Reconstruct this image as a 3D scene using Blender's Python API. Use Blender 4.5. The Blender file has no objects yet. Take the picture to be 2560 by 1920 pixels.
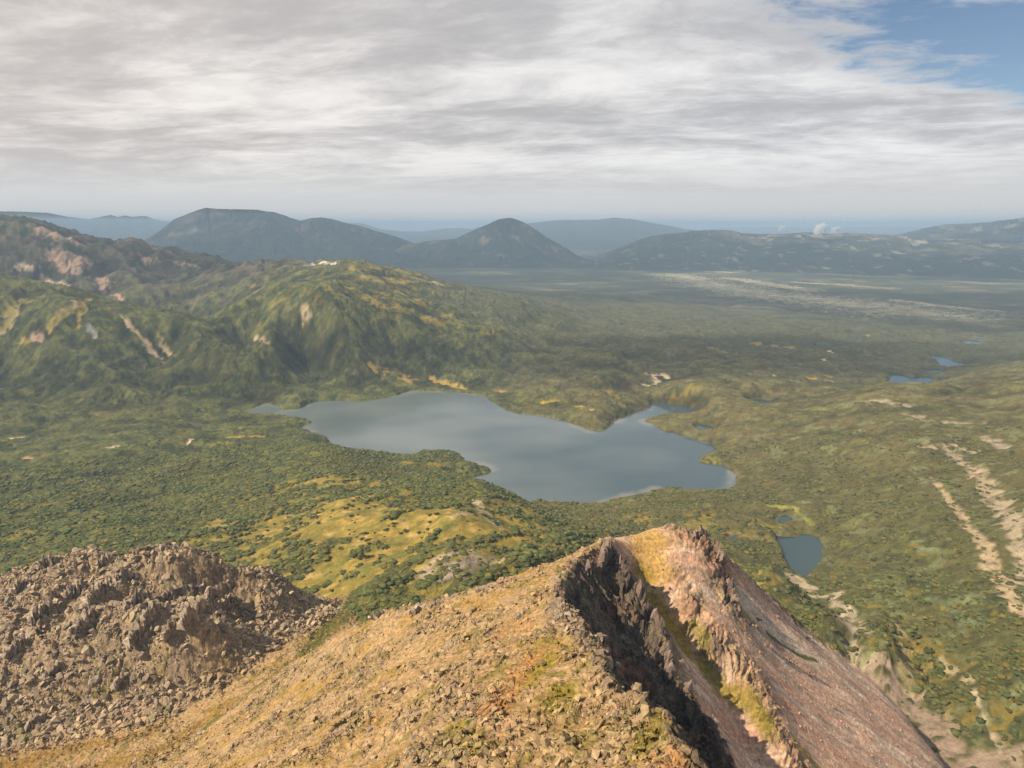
import bpy, bmesh, math, random, time
import numpy as np
from mathutils import Vector, Matrix
from mathutils.geometry import delaunay_2d_cdt
T0 = time.time()
def log(*a): print('[%.1f]' % (time.time()-T0), *a, flush=True)
F4 = np.float32
SC = bpy.context.scene
COL = SC.collection

# ------------------------------------------------------------------ survey: photo bearings -> world points
TH = math.radians(12.7); CAMZ = 500.0
def P(px, py, z):
    """world point at height z seen along the bearing of a 1269x952 photo position"""
    u = (px-634.5)/880; v = -(py-476)/880
    t = (z-CAMZ)/(-math.sin(TH)+v*math.cos(TH))
    return (u*t, (math.cos(TH)+v*math.sin(TH))*t, z)
def PD(px, py, dist):
    """world point at ground distance dist along a bearing (for skylines)"""
    u = (px-634.5)/880; v = -(py-476)/880
    dy = math.cos(TH)+v*math.sin(TH); t = dist/math.hypot(u, dy)
    return (u*t, dy*t, CAMZ+(-math.sin(TH)+v*math.cos(TH))*t)

# ------------------------------------------------------------------ noise
def _h(ix, iy, s):
    n = (ix.astype(np.uint32)*np.uint32(374761393)) ^ (iy.astype(np.uint32)*np.uint32(668265263)) ^ np.uint32((s*2246822519) & 0xffffffff)
    n = (n ^ (n >> np.uint32(13)))*np.uint32(1274126177)
    n = (n ^ (n >> np.uint32(15)))*np.uint32(2246822519)
    return n ^ (n >> np.uint32(16))
def rnd(ix, iy, s):
    return (_h(ix, iy, s) >> np.uint32(8)).astype(F4)*F4(1/16777216.0)
def noise(x, y, s=0):
    x = np.asarray(x, F4); y = np.asarray(y, F4)
    fx = np.floor(x); fy = np.floor(y); ix = fx.astype(np.int32); iy = fy.astype(np.int32)
    fx = x-fx; fy = y-fy
    u = fx*fx*fx*(fx*(fx*6-15)+10); v = fy*fy*fy*(fy*(fy*6-15)+10)
    def g(dx, dy):
        a = rnd(ix+dx, iy+dy, s)*F4(2*math.pi)
        return np.cos(a)*(fx-dx)+np.sin(a)*(fy-dy)
    a = g(0, 0); b = g(1, 0); c = g(0, 1); d = g(1, 1)
    return ((a+u*(b-a))*(1-v)+(c+u*(d-c))*v)*F4(1.5)
def fbm(x, y, s=0, o=4, gain=.5, lac=2.03):
    t = 0; a = 1.0; n = 0
    for k in range(o):
        t = t+a*noise(x, y, s+k*17); n += a; a *= gain
        x = np.asarray(x)*lac+3.7; y = np.asarray(y)*lac-1.3
    return t/n*F4(1.6)
def ridged(x, y, s=0, o=4, gain=.5):
    t = 0; a = 1.0; n = 0
    for k in range(o):
        t = t+a*(1-np.abs(noise(x, y, s+k*13))*2); n += a; a *= gain
        x = x*2.07+1.7; y = y*2.07+9.2
    return t/n
def worley(x, y, s=0):
    """F1, F2, cell random, offset to the nearest centre"""
    x = np.asarray(x, F4); y = np.asarray(y, F4)
    ix = np.floor(x).astype(np.int32); iy = np.floor(y).astype(np.int32)
    f1 = np.full(x.shape, 9, F4); f2 = f1.copy(); cid = np.zeros(x.shape, F4); ox = cid.copy(); oy = cid.copy()
    for i in (-1, 0, 1):
        for j in (-1, 0, 1):
            cx = ix+i; cy = iy+j
            dx = x-(cx+rnd(cx, cy, s)); dy = y-(cy+rnd(cx, cy, s+1)); d = dx*dx+dy*dy
            m = d < f1
            f2 = np.where(m, f1, np.minimum(f2, d))
            f1 = np.where(m, d, f1)
            cid = np.where(m, rnd(cx, cy, s+2), cid); ox = np.where(m, dx, ox); oy = np.where(m, dy, oy)
    return np.sqrt(f1), np.sqrt(f2), cid, ox, oy
def stripes(x, y, dx, dy, s):
    """gully noise: stripes whose wave vector is (dx,dy)"""
    fx = np.floor(x); fy = np.floor(y); ix = fx.astype(np.int32); iy = fy.astype(np.int32)
    fx = x-fx; fy = y-fy; va = 0; wt = 0
    for i in (-1, 0, 1):
        for j in (-1, 0, 1):
            ox = fx-i-rnd(ix+i, iy+j, s)*F4(.8)-F4(.1); oy = fy-j-rnd(ix+i, iy+j, s+1)*F4(.8)-F4(.1)
            w = np.exp(-(ox*ox+oy*oy)*2.2)
            va = va+w*np.cos((ox*dx+oy*dy)*F4(2*math.pi)); wt = wt+w
    return va/wt
def sstep(a, b, x):
    t = np.clip((x-a)/(b-a), 0, 1); return t*t*(3-2*t)
def mix(a, b, t): return a+(b-a)*t
def smax(a, b, k):
    h = np.clip(.5+.5*(a-b)/k, 0, 1); return b+(a-b)*h+k*h*(1-h)
def poly_sd(x, y, pts):
    """signed distance to a polygon, negative inside"""
    d = np.full(x.shape, 1e18); ins = np.zeros(x.shape, bool); n = len(pts)
    for i in range(n):
        ax, ay = pts[i][:2]; bx, by = pts[(i+1) % n][:2]
        ex, ey = bx-ax, by-ay; wx = x-ax; wy = y-ay
        t = np.clip((wx*ex+wy*ey)/(ex*ex+ey*ey+1e-9), 0, 1)
        d = np.minimum(d, (wx-ex*t)**2+(wy-ey*t)**2)
        if ay != by:
            ins ^= ((ay > y) != (by > y)) & (x < ex*(y-ay)/ey+ax)
    return np.where(ins, -1, 1)*np.sqrt(d)
def line_d(x, y, pts):
    """distance to a polyline and the 0..1 position along it"""
    d = np.full(x.shape, 1e18); s = np.zeros(x.shape); n = len(pts)-1
    for i in range(n):
        ax, ay = pts[i][:2]; bx, by = pts[i+1][:2]; ex, ey = bx-ax, by-ay
        t = np.clip(((x-ax)*ex+(y-ay)*ey)/(ex*ex+ey*ey+1e-9), 0, 1)
        q = (x-ax-ex*t)**2+(y-ay-ey*t)**2; m = q < d
        d = np.where(m, q, d); s = np.where(m, (i+t)/n, s)
    return np.sqrt(d), s
def chaikin(pts, n=2):
    for _ in range(n):
        q = []
        for i in range(len(pts)):
            a = np.array(pts[i]); b = np.array(pts[(i+1) % len(pts)])
            q += [a*.75+b*.25, a*.25+b*.75]
        pts = q
    return pts

# ------------------------------------------------------------------ lakes
def C1(L): return [((560+.5354*a)/2.0173, (920+.5354*b)/2.0173) for a, b in L]
def C2(L): return [((1200+.5354*a)/2.0173, (920+.5354*b)/2.0173) for a, b in L]
def C3(L): return [((1880+.672*a)/2.0173, (840+.672*b)/2.0173) for a, b in L]
lake_px = (C1([(65,211),(110,195),(155,185),(170,168),(205,165),(245,173),(275,195),(330,193),(375,183),(395,165),(440,155),(520,152),(600,155),(650,157),(720,147),(790,133),(815,128),(840,112),(900,106),(1000,108),(1100,114),(1190,125),(1240,140),(1270,162)])
 + C2([(40,140),(60,160),(110,190),(165,212),(230,217),(330,232),(420,253),(480,275),(530,295),(580,293),(615,268),(622,245),(680,225),(750,200),(797,185),(800,160),(850,165),(930,170),(990,183),(1020,200),(1030,215),(1000,230),(940,225),(880,218),(820,228),(770,240),(775,252),(810,262),(850,290),(910,300),(960,320),(1020,338),(1080,350),(1105,370),(1095,395),(1040,412),(1022,430),(1045,450),(1080,448),(1150,460),(1190,485),(1205,510),(1200,545),(1180,570),(1130,588),(1070,590),(990,585),(950,570),(890,557),(840,565),(760,590),(690,600),(620,610),(570,630),(520,635),(430,628),(330,625),(270,615),(240,625),(232,645),(190,665),(100,640),(0,605)])
 + C1([(1150,575),(1080,535),(1040,512),(1100,514),(1180,510),(1240,490),(1240,470),(1190,455),(1120,440),(1110,410),(1080,392),(1040,385),(980,385),(920,390),(880,410),(800,410),(740,408),(700,406),(650,415),(600,420),(540,405),(495,395),(455,382),(480,360),(490,342),(470,320),(410,305),(365,290),(352,280),(370,270),(410,258),(400,250),(340,238),(260,220),(150,213)]))
def W(px, z): return [P(a, b, z)[:2] for a, b in px]
PONDS = [  # polygon (photo bearings), water level, name, label
 (lake_px, 0., 'lake'),
 (C3([(75,745),(110,742),(160,750),(178,735),(220,738),(265,755),(268,780),(262,800),(272,825),(240,860),(205,905),(160,885),(125,850),(110,815)]), 40., 'pond'),
 (C3([(85,698),(95,668),(130,663),(168,685),(120,692)]), 42., 'pond'),
 (C3([(523,212),(522,180),(535,142),(570,152),(610,157),(665,150),(655,170),(600,183),(550,210)]), 20., 'pond'),
 (C3([(655,127),(700,124),(690,140),(665,141)]), 20., 'pond'),
 (C3([(672,70),(700,74),(725,90),(750,95),(822,107),(760,113),(728,110),(715,119),(708,95)]), 20., 'pond'),
 (C3([(680,183),(720,163),(752,162),(720,176)]), 20., 'pond'),
 (C3([(788,26),(830,14),(842,36),(815,36)]), 15., 'pond'),
 (C3([(828,0),(862,1),(852,10),(835,9)]), 15., 'pond'),
 (C3([(0,242),(50,238),(58,258),(30,252)]), 30., 'pond'),
 ([(767,692.5),(775,687),(782,690),(781,694),(772,696)], 48., 'pond') if False else ([(900,671),(905,663),(914,661),(917,665),(908,671)], 50., 'pond'),
 ([(867,530),(873,528),(880,531),(876,533)], 12., 'pond'),
]
PONDS = [(chaikin(W(p, z), 1), z, n) for p, z, n in PONDS]

# ------------------------------------------------------------------ ground: control heights
CT = []
def ct(*L): CT.extend(P(*p) for p in L)
def ctd(D, L):   # skyline crests at a known distance
    CT.extend(PD(a, b, D) for a, b in L)
# valley floor left, forest flats
ct((0,560,25),(100,560,22),(200,540,16),(280,530,10),(0,600,45),(100,610,50),(200,590,35),(300,555,20),(0,650,80),(100,645,80),(200,630,60),(280,640,75),(0,700,100),(100,700,110),(200,700,110),(300,690,115),(380,700,140),(340,660,95),
   (370,535,12),(330,525,8))
# golden spur toward the lake
ct((330,575,35),(380,560,52),(430,566,50),(455,572,35),(400,600,80),(470,600,95),(540,600,105),(575,596,100),(610,610,115),(634,638,140),(650,656,160),(500,640,140),(580,640,160),(420,650,120),(440,700,160),(520,690,178),(600,690,195),(640,680,185),(560,720,195),(460,745,186),(700,660,175),(660,700,205))
ct((545,572,18),(600,578,12),(500,580,40),(470,576,28),(560,590,55))
# right foot of spur, shore to pond
ct((690,640,12),(680,626,2),(740,634,6),(800,632,8),(860,625,6),(900,618,4),(760,645,20),(820,645,20),(850,655,34),(900,650,34),(950,650,40),(920,625,12),(930,680,75),(960,710,132),(1038,785,136),(905,672,60),(1000,640,60),(985,665,42),(925,700,110))
# right valley and hillside
ct((1030,690,62),(1040,640,62),(1000,600,45),(950,590,32),(930,560,20),(990,560,48),(1000,740,85),(1050,760,104),(1085,690,96),(1092,720,110),(1096,760,127),(1098,800,134),(1098,838,129),(1099,858,119),(1050,772,106),(1064,832,113),(1122,825,112),(1120,870,113),(1180,940,106),(1150,800,122),(1114,760,109),(1160,700,110),
   (1080,620,75),(1100,580,84),(1000,540,58),(1050,515,84),(1100,486,103),(1150,480,108),(1185,492,104),(1060,500,88),(1130,562,107),(1165,622,119),(1200,682,131),(1240,742,143),(1269,792,151),(1320,860,158),
   (1185,580,106),(1220,645,117),(1258,712,132),(1292,762,142),(1240,600,128),(1269,560,140),(1269,640,150),(1320,650,170),(1269,520,132),(1220,530,116),
   (1230,850,128),(1269,920,124),(1200,890,113),(1250,980,114),(1330,1000,128),(1110,930,124),(1085,950,131),(1075,900,138),(1200,780,131))
ct((1269,455,120),(1240,462,112),(1200,476,92),(1269,480,128),(1330,450,140),(1330,560,170))
# plateau north east of the lake
ct((735,530,4),(730,508,18),(690,500,12),(640,488,8),(700,475,38),(760,470,42),(745,490,30),(800,490,12),(830,470,20),(805,508,3),(850,480,45),(870,510,25),(840,515,10),(900,520,35),(920,490,45),(900,450,42),(950,470,45),(1000,470,45),(1050,480,45),(1000,440,40),(1060,450,35),(1150,430,25),(1090,460,25),(1180,440,30),(1230,430,28),(1260,420,20),(950,430,35),(880,430,50),(820,440,50),(760,445,55),(690,450,50),(640,470,20),(620,480,6))
ct((1000,412,10),(1100,400,-5),(1200,400,-10),(1269,405,-10),(900,405,15),(820,410,30),(750,405,40),(700,425,60))
# river plain and beyond
ct((850,340,-30),(950,350,-30),(1050,360,-30),(1150,375,-30),(1269,385,-30),(760,360,-20),(700,350,-25),(650,340,-28),(820,375,-10),(900,385,-15),(1000,390,-18),(760,385,20),(1269,350,-28),(1100,340,-30),(800,325,-30),(600,332,-28),(1400,360,-30))
# left dome hill
def crest(L):
    for (a, b, d), (a2, b2, d2) in zip(L, L[1:]):
        n = max(1, int(abs(a2-a)/16))
        for k in range(n): t = k/n; CT.append(PD(a+(a2-a)*t, b+(b2-b)*t, d+(d2-d)*t))
crest([(-70,338,3150),(0,345,3000),(50,352,2920),(94,364,2830),(114,373,2780),(150,381,2720),(188,389,2650),(240,409,2530),(285,429,2400),(330,456,2220)])
ct((0,480,50),(80,480,50),(150,470,60),(220,480,40),(0,520,35),(120,515,28),(250,500,18),(60,430,140),(140,430,130),(0,430,140),(280,495,12),(330,490,12),(200,440,95),(370,490,25),(350,480,30))
ctd(3500, [(60,368),(120,385),(-40,358)]); ctd(3300, [(200,402)]); ctd(2950, [(275,430)])
# middle hills
ctd(3800, [(310,333),(350,329),(390,326)]); ctd(3500, [(421,325),(441,322),(458,329),(488,337),(520,343),(545,352)]); ctd(3450, [(589,362),(622,369)]); ctd(3250, [(660,382),(700,398)]); ctd(3000, [(735,412)])
ct((420,470,25),(480,465,30),(540,465,20),(600,470,18),(400,440,80),(470,435,85),(540,430,90),(600,430,85),(650,430,70),(350,430,110),(310,440,80),(340,400,190),(420,400,180),(500,400,160),(560,400,140),(620,405,115),(300,375,220),(380,365,260),(450,360,245),(520,370,200),(260,400,150),(430,480,15))
ctd(4300, [(430,335),(500,347),(560,362),(620,374),(700,395)]) if False else None
# big rocky range far left
ctd(4600, [(-40,268),(0,271),(37,272),(60,275),(90,292)]); ctd(4500, [(134,303),(161,301),(188,304),(228,313)]); ctd(4400, [(268,323),(302,332)])
ctd(4200, [(0,300),(60,300)]); ctd(4000, [(0,330),(70,325),(150,330),(220,340)]); ctd(3600, [(160,365),(230,365)])
ct((330,329,90),(400,325,30),(500,330,-10),(560,345,-15),(640,360,-15))
ctd(5600, [(0,312),(134,318),(302,338)])
# hidden base beneath the foreground massif, and behind the viewer
CT += [(-150,600,160),(-60,560,185),(20,560,180),(100,600,130),(180,600,120),(-300,650,105),(-450,620,110),(-400,520,150),(-450,420,180),(-250,450,150),(-100,420,165),(0,330,180),(100,250,170),(200,350,140),(260,420,130),(-300,330,190),(-150,300,190),(150,220,180),(300,300,100),(450,300,140),(0,200,250),(280,500,112),(60,480,180)]
CT += [(0,100,300),(200,100,150),(-250,100,250),(400,150,200)]
CT += [(-8000,3000,200),(8000,3000,100),(-4000,9000,-25),(4000,12000,-30),(0,14000,-30),(10000,9000,-30),(-9000,9000,-20),(0,30000,-30),(20000,30000,-30),(-20000,30000,-30),(0,90000,-30),(60000,70000,-30),(-60000,70000,-30),(3500,3000,150),(2500,1800,180)]
ctp = np.array(CT, float)
def KX(x, y): return np.stack([np.arctan2(x, y)*1.6, np.log(np.hypot(x, y))], -1)
ca = KX(ctp[:,0], ctp[:,1])
def kern(d2): return -np.sqrt(d2+.0016)
def rbf_fit(c, z, lam):
    n = len(c); A = kern(((c[:,None]-c[None])**2).sum(-1))+lam*np.eye(n)
    Q = np.c_[np.ones(n), c]; M = np.block([[A, Q], [Q.T, np.zeros((3,3))]])
    return np.linalg.solve(M, np.r_[z, 0, 0, 0])
rw = rbf_fit(ca, ctp[:,2], 1.5e-3)
# polar grid
NA = 1060; AZ = np.radians(np.linspace(-41, 41, NA))
lr = [math.log(230.)]
while lr[-1] < math.log(90000.):
    r = math.exp(lr[-1]); lr.append(lr[-1]+(.0026 if r < 2600 else .0026+.0034*min(1, (r-2600)/6000) if r < 12000 else .02))
LR = np.array(lr); NR = len(LR)
log('polar grid', NA, NR)
def catmull(n_from, t):
    i = np.clip(np.floor(t).astype(int), 0, n_from-2); f = t-i
    M = np.zeros((len(t), n_from)); w = [(-f+2*f*f-f**3)/2, (2-5*f*f+3*f**3)/2, (f+4*f*f-3*f**3)/2, (-f*f+f**3)/2]
    for k in range(4): np.add.at(M, (np.arange(len(t)), np.clip(i-1+k, 0, n_from-1)), w[k])
    return M
ka = np.linspace(AZ[0], AZ[-1], 140); kl = np.linspace(LR[0], LR[-1], 320)
KA, KL = np.meshgrid(ka, kl); q = np.stack([KA*1.6, KL], -1).reshape(-1, 2)
zc = np.zeros(len(q))
for i in range(0, len(q), 6000):
    d2 = ((q[i:i+6000,None]-ca[None])**2).sum(-1); zc[i:i+6000] = kern(d2)@rw[:-3]+rw[-3]+q[i:i+6000]@rw[-2:]
zc = zc.reshape(KA.shape)
MA = catmull(len(ka), (AZ-ka[0])/(ka[1]-ka[0])); ML = catmull(len(kl), (LR-kl[0])/(kl[1]-kl[0]))
G = (ML@zc@MA.T)
R_ = np.exp(LR)[:,None]; GX = R_*np.sin(AZ)[None]; GY = R_*np.cos(AZ)[None]
RR = np.broadcast_to(R_, G.shape)
log('rbf')
dA = AZ[1]-AZ[0]
def grads(Z):
    gr = np.gradient(Z, axis=0)/np.gradient(np.exp(LR))[:,None]; ga = np.gradient(Z, axis=1)/(R_*dA)
    s = np.sin(AZ)[None]; c = np.cos(AZ)[None]
    return gr*s+ga*c, gr*c-ga*s
lake_sd = poly_sd(GX.ravel(), GY.ravel(), PONDS[0][0]).reshape(G.shape)
log('lake sd')
# relief: rolling ground, gullies along the fall line
far = sstep(5000, 9000, RR)
G = np.where(RR > 5200, np.minimum(G, mix(G, -30+0*G, sstep(5200, 6500, RR))), G)
shore = sstep(0, 160, np.abs(lake_sd))
flat = sstep(-40, 15, G)          # river plain stays flat
amp = (.25+.75*shore)*(.12+.88*flat)*(1-far)
G += amp*(fbm(GX/420, GY/420, 5, 3)*14+fbm(GX/150, GY/150, 9, 2)*(7+5*sstep(1100, 800, RR)))
def erode(G, X, Y, gradf, waves, strength, mask, seed):
    for k, wl in enumerate(waves):
        gx, gy = gradf(G); s = np.hypot(gx, gy)+1e-6
        m = s/(s+.10)
        n = stripes((X/wl+.25*noise(X/wl*.7, Y/wl*.7, seed+91)).astype(F4), (Y/wl).astype(F4), (-gy/s*1.15).astype(F4), (gx/s*1.15).astype(F4), seed+k*7)
        G = G+mask*m*np.minimum(s*1.6, .5)*n*wl*strength
    return G
G = erode(G, GX, GY, grads, (220, 110, 60, 34), .085, amp*(.45+.60*sstep(1500, 2300, RR)), 31)
crg = sstep(3300, 3900, RR)*(1-sstep(5200, 5800, RR))*sstep(-10, -17, np.degrees(AZ)[None])*sstep(120, 330, G)
G += crg*((ridged(GX/330, GY/330, 88, 4)-.5)*60+(ridged(GX/110, GY/110, 89, 3)-.5)*24)
G += amp*sstep(1900, 2500, RR)*(1-crg)*((ridged(GX/210+.3*fbm(GX/300, GY/300, 66, 2), GY/210, 67, 3)-.5)*16)
G += amp*(ridged(GX/70, GY/70, 77, 3)-.5)*2.0
log('erosion')
# water bodies carved in
water = []
def carve(G, sd, z, reach, depth):
    p = np.maximum(sd, 0); land = z+.25
    up = np.maximum(G-land, 0)*(.25+.75*sstep(0, reach, p)); up = np.where(G > land, up+np.minimum(p*.03, .5), 0)
    low = np.maximum(land+np.minimum(p, 40)*.012-np.maximum(p-40, 0)*.15, G)
    out = np.where(sd > 250, G, np.where(G > land, land+up, low))
    return np.where(sd < 0, z+.25+np.maximum(sd, -depth*9)/9, out)
wob = (fbm(GX/26, GY/26, 41, 3)*5).astype(float)
for pts, z, nm in PONDS:
    pa = np.array(pts); c = pa.mean(0); rad = np.hypot(*(pa-c).T).max()
    if nm == 'lake':
        sd = lake_sd+wob; rad = 800
    else:
        sd = np.full(G.shape, 1e3); m = np.hypot(GX-c[0], GY-c[1]) < rad+400
        sd[m] = poly_sd(GX[m], GY[m], pts)+wob[m]*min(1, rad/150)-(14 if np.hypot(*c) > 1700 else 0)
        # level the ground around the pond to its water level
        w = np.exp(-np.maximum(sd, 0)/(25+rad*.35))*sstep(3, 40, lake_sd); G = mix(G, z+1.5+np.maximum(sd, 0)*.05, w)
    water.append((sd, z, nm, 45 if nm == 'lake' else 12+.2*rad))
water = water[1:]+water[:1]
for sd, z, nm, reach in water: G = carve(G, sd, z, reach, 12 if nm == 'lake' else 4)
water = [q[:3] for q in water]
for sd, z, nm in water: G = np.where(sd < 0, np.minimum(G, z+.25+np.maximum(sd, -60)/9), G)
log('water')

# ------------------------------------------------------------------ foreground massif: surveyed breaklines
TV = []; TE = []
def brk(L, closed=False):
    i0 = len(TV)
    for p in L: TV.append(p)
    for k in range(len(L)-1): TE.append((i0+k, i0+k+1))
def PL(L): return [P(*p) for p in L]
crestA = PL([(751,669,338),(722,690,340),(705,700,345),(690,735,360),(723,762,368),(744,800,376),(754,835,384),(782,862,388),(830,890,396),(847,917,402),(864,952,408),(900,1030,425)])+[(26,40,430)]
brk(crestA)
brk(PL([(815,648,330),(780,655,333),(751,669,338)]))
ribA2 = PL([(751,669,338),(775,705,326),(792,738,319),(816,769,313),(823,817,305),(850,865,300),(881,900,299),(912,952,298),(950,1020,296)])+[(95,160,296)]
brk(ribA2)
# foot of A's cliff: the dark chute between A and A2
brk([(47,335,331),(46,322,324),(47,305,318),(49,285,313),(51,262,309),(56,235,303),(63,205,298),(70,175,292),(76,140,290)])
brk([(53,336,330),(55,318,317),(57,300,309)])
coul = PL([(805,665,326),(805,690,318),(790,735,303),(837,803,284),(880,850,269),(930,930,253),(955,990,243)])+[(122,240,228)]
brk(coul)
ribD = PL([(825,655,329),(830,693,320),(852,724,311),(878,776,299),(907,796,291),(936,824,281),(953,865,271),(978,917,259),(1010,980,240)])+[(150,240,215)]
brk(ribD)
ribB = PL([(815,648,330),(837,645,331),(864,652,328),(885,673,319),(902,724,303),(907,750,291)])
brk(ribB)
brk(PL([(864,652,328),(899,680,312),(943,721,280),(991,767,246),(1060,820,198),(1110,870,160),(1150,912,132)]))
brk([(114,386,312),(124,376,299),(131,364,286)])            # under the right face of rib B
for p in PL([(925,770,280),(960,800,258),(1000,860,237),(1050,940,221),(1100,952,197),(960,850,263),(1000,930,243),(1030,830,224),(1090,900,192),(1060,870,210)]): TV.append(p)
for p in PL([(600,850,375),(500,850,350),(400,850,285),(345,835,213),(650,715,335),(560,735,321),(480,752,308),(430,775,285),(390,800,240),(420,800,285),(200,952,213),(300,952,280),(450,952,350),(650,952,395),(600,780,343),(550,800,336),(250,915,212),(300,880,225)]): TV.append(p)
brk(PL([(815,648,330),(760,660,333),(700,690,337),(650,715,335),(600,728,328),(560,735,321),(480,752,308),(450,768,292),(410,795,255),(375,815,220)]))
# gully between ridge and knoll
brk(PL([(470,728,178),(430,755,184),(390,790,194),(352,832,202),(300,865,205),(250,897,204),(200,932,208)])+[(-230,270,214)])
# knoll
brk(PL([(0,712,240),(50,695,250),(100,683,256),(130,676,262),(165,681,258),(200,672,264),(240,673,262),(265,675,258),(300,685,246),(340,700,226),(385,738,190)]))
brk(PL([(385,745,189),(362,780,194),(330,805,197),(290,835,196),(250,858,194),(200,893,192),(120,902,190),(0,925,193)]))
for p in PL([(100,760,240),(60,800,226),(150,790,226),(200,760,238),(240,745,247),(262,757,214),(232,775,233),(250,788,207),(250,705,254),(268,706,240),(285,707,225),(300,721,210),(335,731,199),(165,742,246),(178,762,226),(190,728,255),(60,740,243),(75,770,224),(150,850,206),(50,860,206),(20,760,236),(200,840,207),(290,743,203)]): TV.append(p)
TV += [(-520,480,225),(-520,380,195),(-520,300,200),(-400,330,196),(-330,300,206),(-420,440,222)]
# hidden back slopes and outer skirt
TV += [(-310,545,215),(-230,560,190),(-400,540,195),(-330,640,80),(-200,640,100),(-480,580,120),(-90,400,245),(-110,450,195),(10,400,268),(0,480,200),(60,450,262),(95,465,255),(-40,440,222),(-140,560,160),(-40,560,150),(40,560,150),(110,560,140),
       (140,470,236),(200,500,180),(255,530,140),(180,560,140),(310,500,110),(320,440,105),(300,380,132),(262,300,150),(200,220,185),(160,120,220),(90,100,300),(90,40,330),(0,30,430),(-60,60,395),(-120,120,330),(-190,200,270),(-260,240,226),(-520,240,215),(-300,200,240),
       (-30,120,385),(-80,150,345)]
res = delaunay_2d_cdt([Vector(p[:2]) for p in TV], TE, [], 0, 1e-4)
tv, tf, orig = res[0], res[2], res[3]
tz = [TV[o[0]][2] if o else None for o in orig]
for i, zz in enumerate(tz):
    if zz is None:
        j = min(range(len(TV)), key=lambda k: (TV[k][0]-tv[i].x)**2+(TV[k][1]-tv[i].y)**2); tz[i] = TV[j][2]
# rasterise on a 1 m grid
gx0, gy0, gn, gm = -530, 20, 870, 640
TZ = np.full((gm, gn), -100.); yy, xx = np.mgrid[0:gm, 0:gn]; xx = xx+gx0; yy = yy+gy0
for f in tf:
    (ax, ay), (bx, by), (cx, cy) = [tv[i] for i in f]
    x0 = max(int(min(ax, bx, cx))-gx0-1, 0); x1 = min(int(max(ax, bx, cx))-gx0+2, gn); y0 = max(int(min(ay, by, cy))-gy0-1, 0); y1 = min(int(max(ay, by, cy))-gy0+2, gm)
    if x1 <= x0 or y1 <= y0: continue
    X = xx[y0:y1,x0:x1]; Y = yy[y0:y1,x0:x1]; D = (by-cy)*(ax-cx)+(cx-bx)*(ay-cy)
    if abs(D) < 1e-9: continue
    l1 = ((by-cy)*(X-cx)+(cx-bx)*(Y-cy))/D; l2 = ((cy-ay)*(X-cx)+(ax-cx)*(Y-cy))/D; l3 = 1-l1-l2
    m = (l1 > -1e-6) & (l2 > -1e-6) & (l3 > -1e-6)
    z = l1*tz[f[0]]+l2*tz[f[1]]+l3*tz[f[2]]
    TZ[y0:y1,x0:x1] = np.where(m, z, TZ[y0:y1,x0:x1])
def blur(Z, s):
    k = np.arange(-int(3*s), int(3*s)+1); w = np.exp(-k*k/(2*s*s)); w /= w.sum()
    Zp = np.pad(Z, len(k)//2, mode='edge')
    Zp = sum(w[i]*Zp[i:i+Z.shape[0]] for i in range(len(k)))
    return sum(w[i]*Zp[:,i:i+Z.shape[1]] for i in range(len(k)))
cl = poly_sd(xx*1., yy*1., [p[:2] for p in crestA[:12]]+[p[:2] for p in reversed(ribA2)])
TS = mix(blur(TZ, 1.4), blur(TZ, 6), sstep(4, 25, cl))
log('massif base', TS.min(), TS.max())
def bil(Z, x, y):
    fx = np.clip(x-gx0, 0, gn-1.001); fy = np.clip(y-gy0, 0, gm-1.001); i = fx.astype(int); j = fy.astype(int); fx = fx-i; fy = fy-j
    return (Z[j,i]*(1-fx)+Z[j,i+1]*fx)*(1-fy)+(Z[j+1,i]*(1-fx)+Z[j+1,i+1]*fx)*fy

# ------------------------------------------------------------------ where a bearing meets the ground (world positions for patches)
def hit(px, py):
    u = (px-634.5)/880; v = -(py-476)/880; dy = math.cos(TH)+v*math.sin(TH); hh = math.hypot(u, dy)
    tn = (-math.sin(TH)+v*math.cos(TH))/hh; a = math.atan2(u, dy)
    j = min(max((a-AZ[0])/dA, 0), NA-1.001); i = int(j); f = j-i
    z = G[:,i]*(1-f)+G[:,i+1]*f; ray = CAMZ+np.exp(LR)*tn
    k = np.nonzero((z > ray) & (np.exp(LR) > 420))[0]
    r = math.exp(LR[k[0]]) if len(k) else 9000.
    return (r*math.sin(a), r*math.cos(a))
def band(X, Y, px, w, soft=.6, nz=None):
    """mask of a strip along world points found from bearings; w in metres (start, end)"""
    pts = [hit(*p) for p in px]
    pa = np.array(pts); m = w if np.isscalar(w) else max(w)
    lo = pa.min(0)-m*3; hi = pa.max(0)+m*3
    sel = (X > lo[0]) & (X < hi[0]) & (Y > lo[1]) & (Y < hi[1]); out = np.zeros(X.shape)
    if sel.any():
        d, s = line_d(X[sel], Y[sel], pts); ww = w if np.isscalar(w) else w[0]+(w[1]-w[0])*s
        if nz is not None: d = d-nz[sel]*ww*1.35
        out[sel] = 1-sstep(ww*(1-soft), ww*(1+soft), d)
    return out
def lerp3(c, col, m):
    return c+(np.array(col)-c)*m[..., None]

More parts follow.
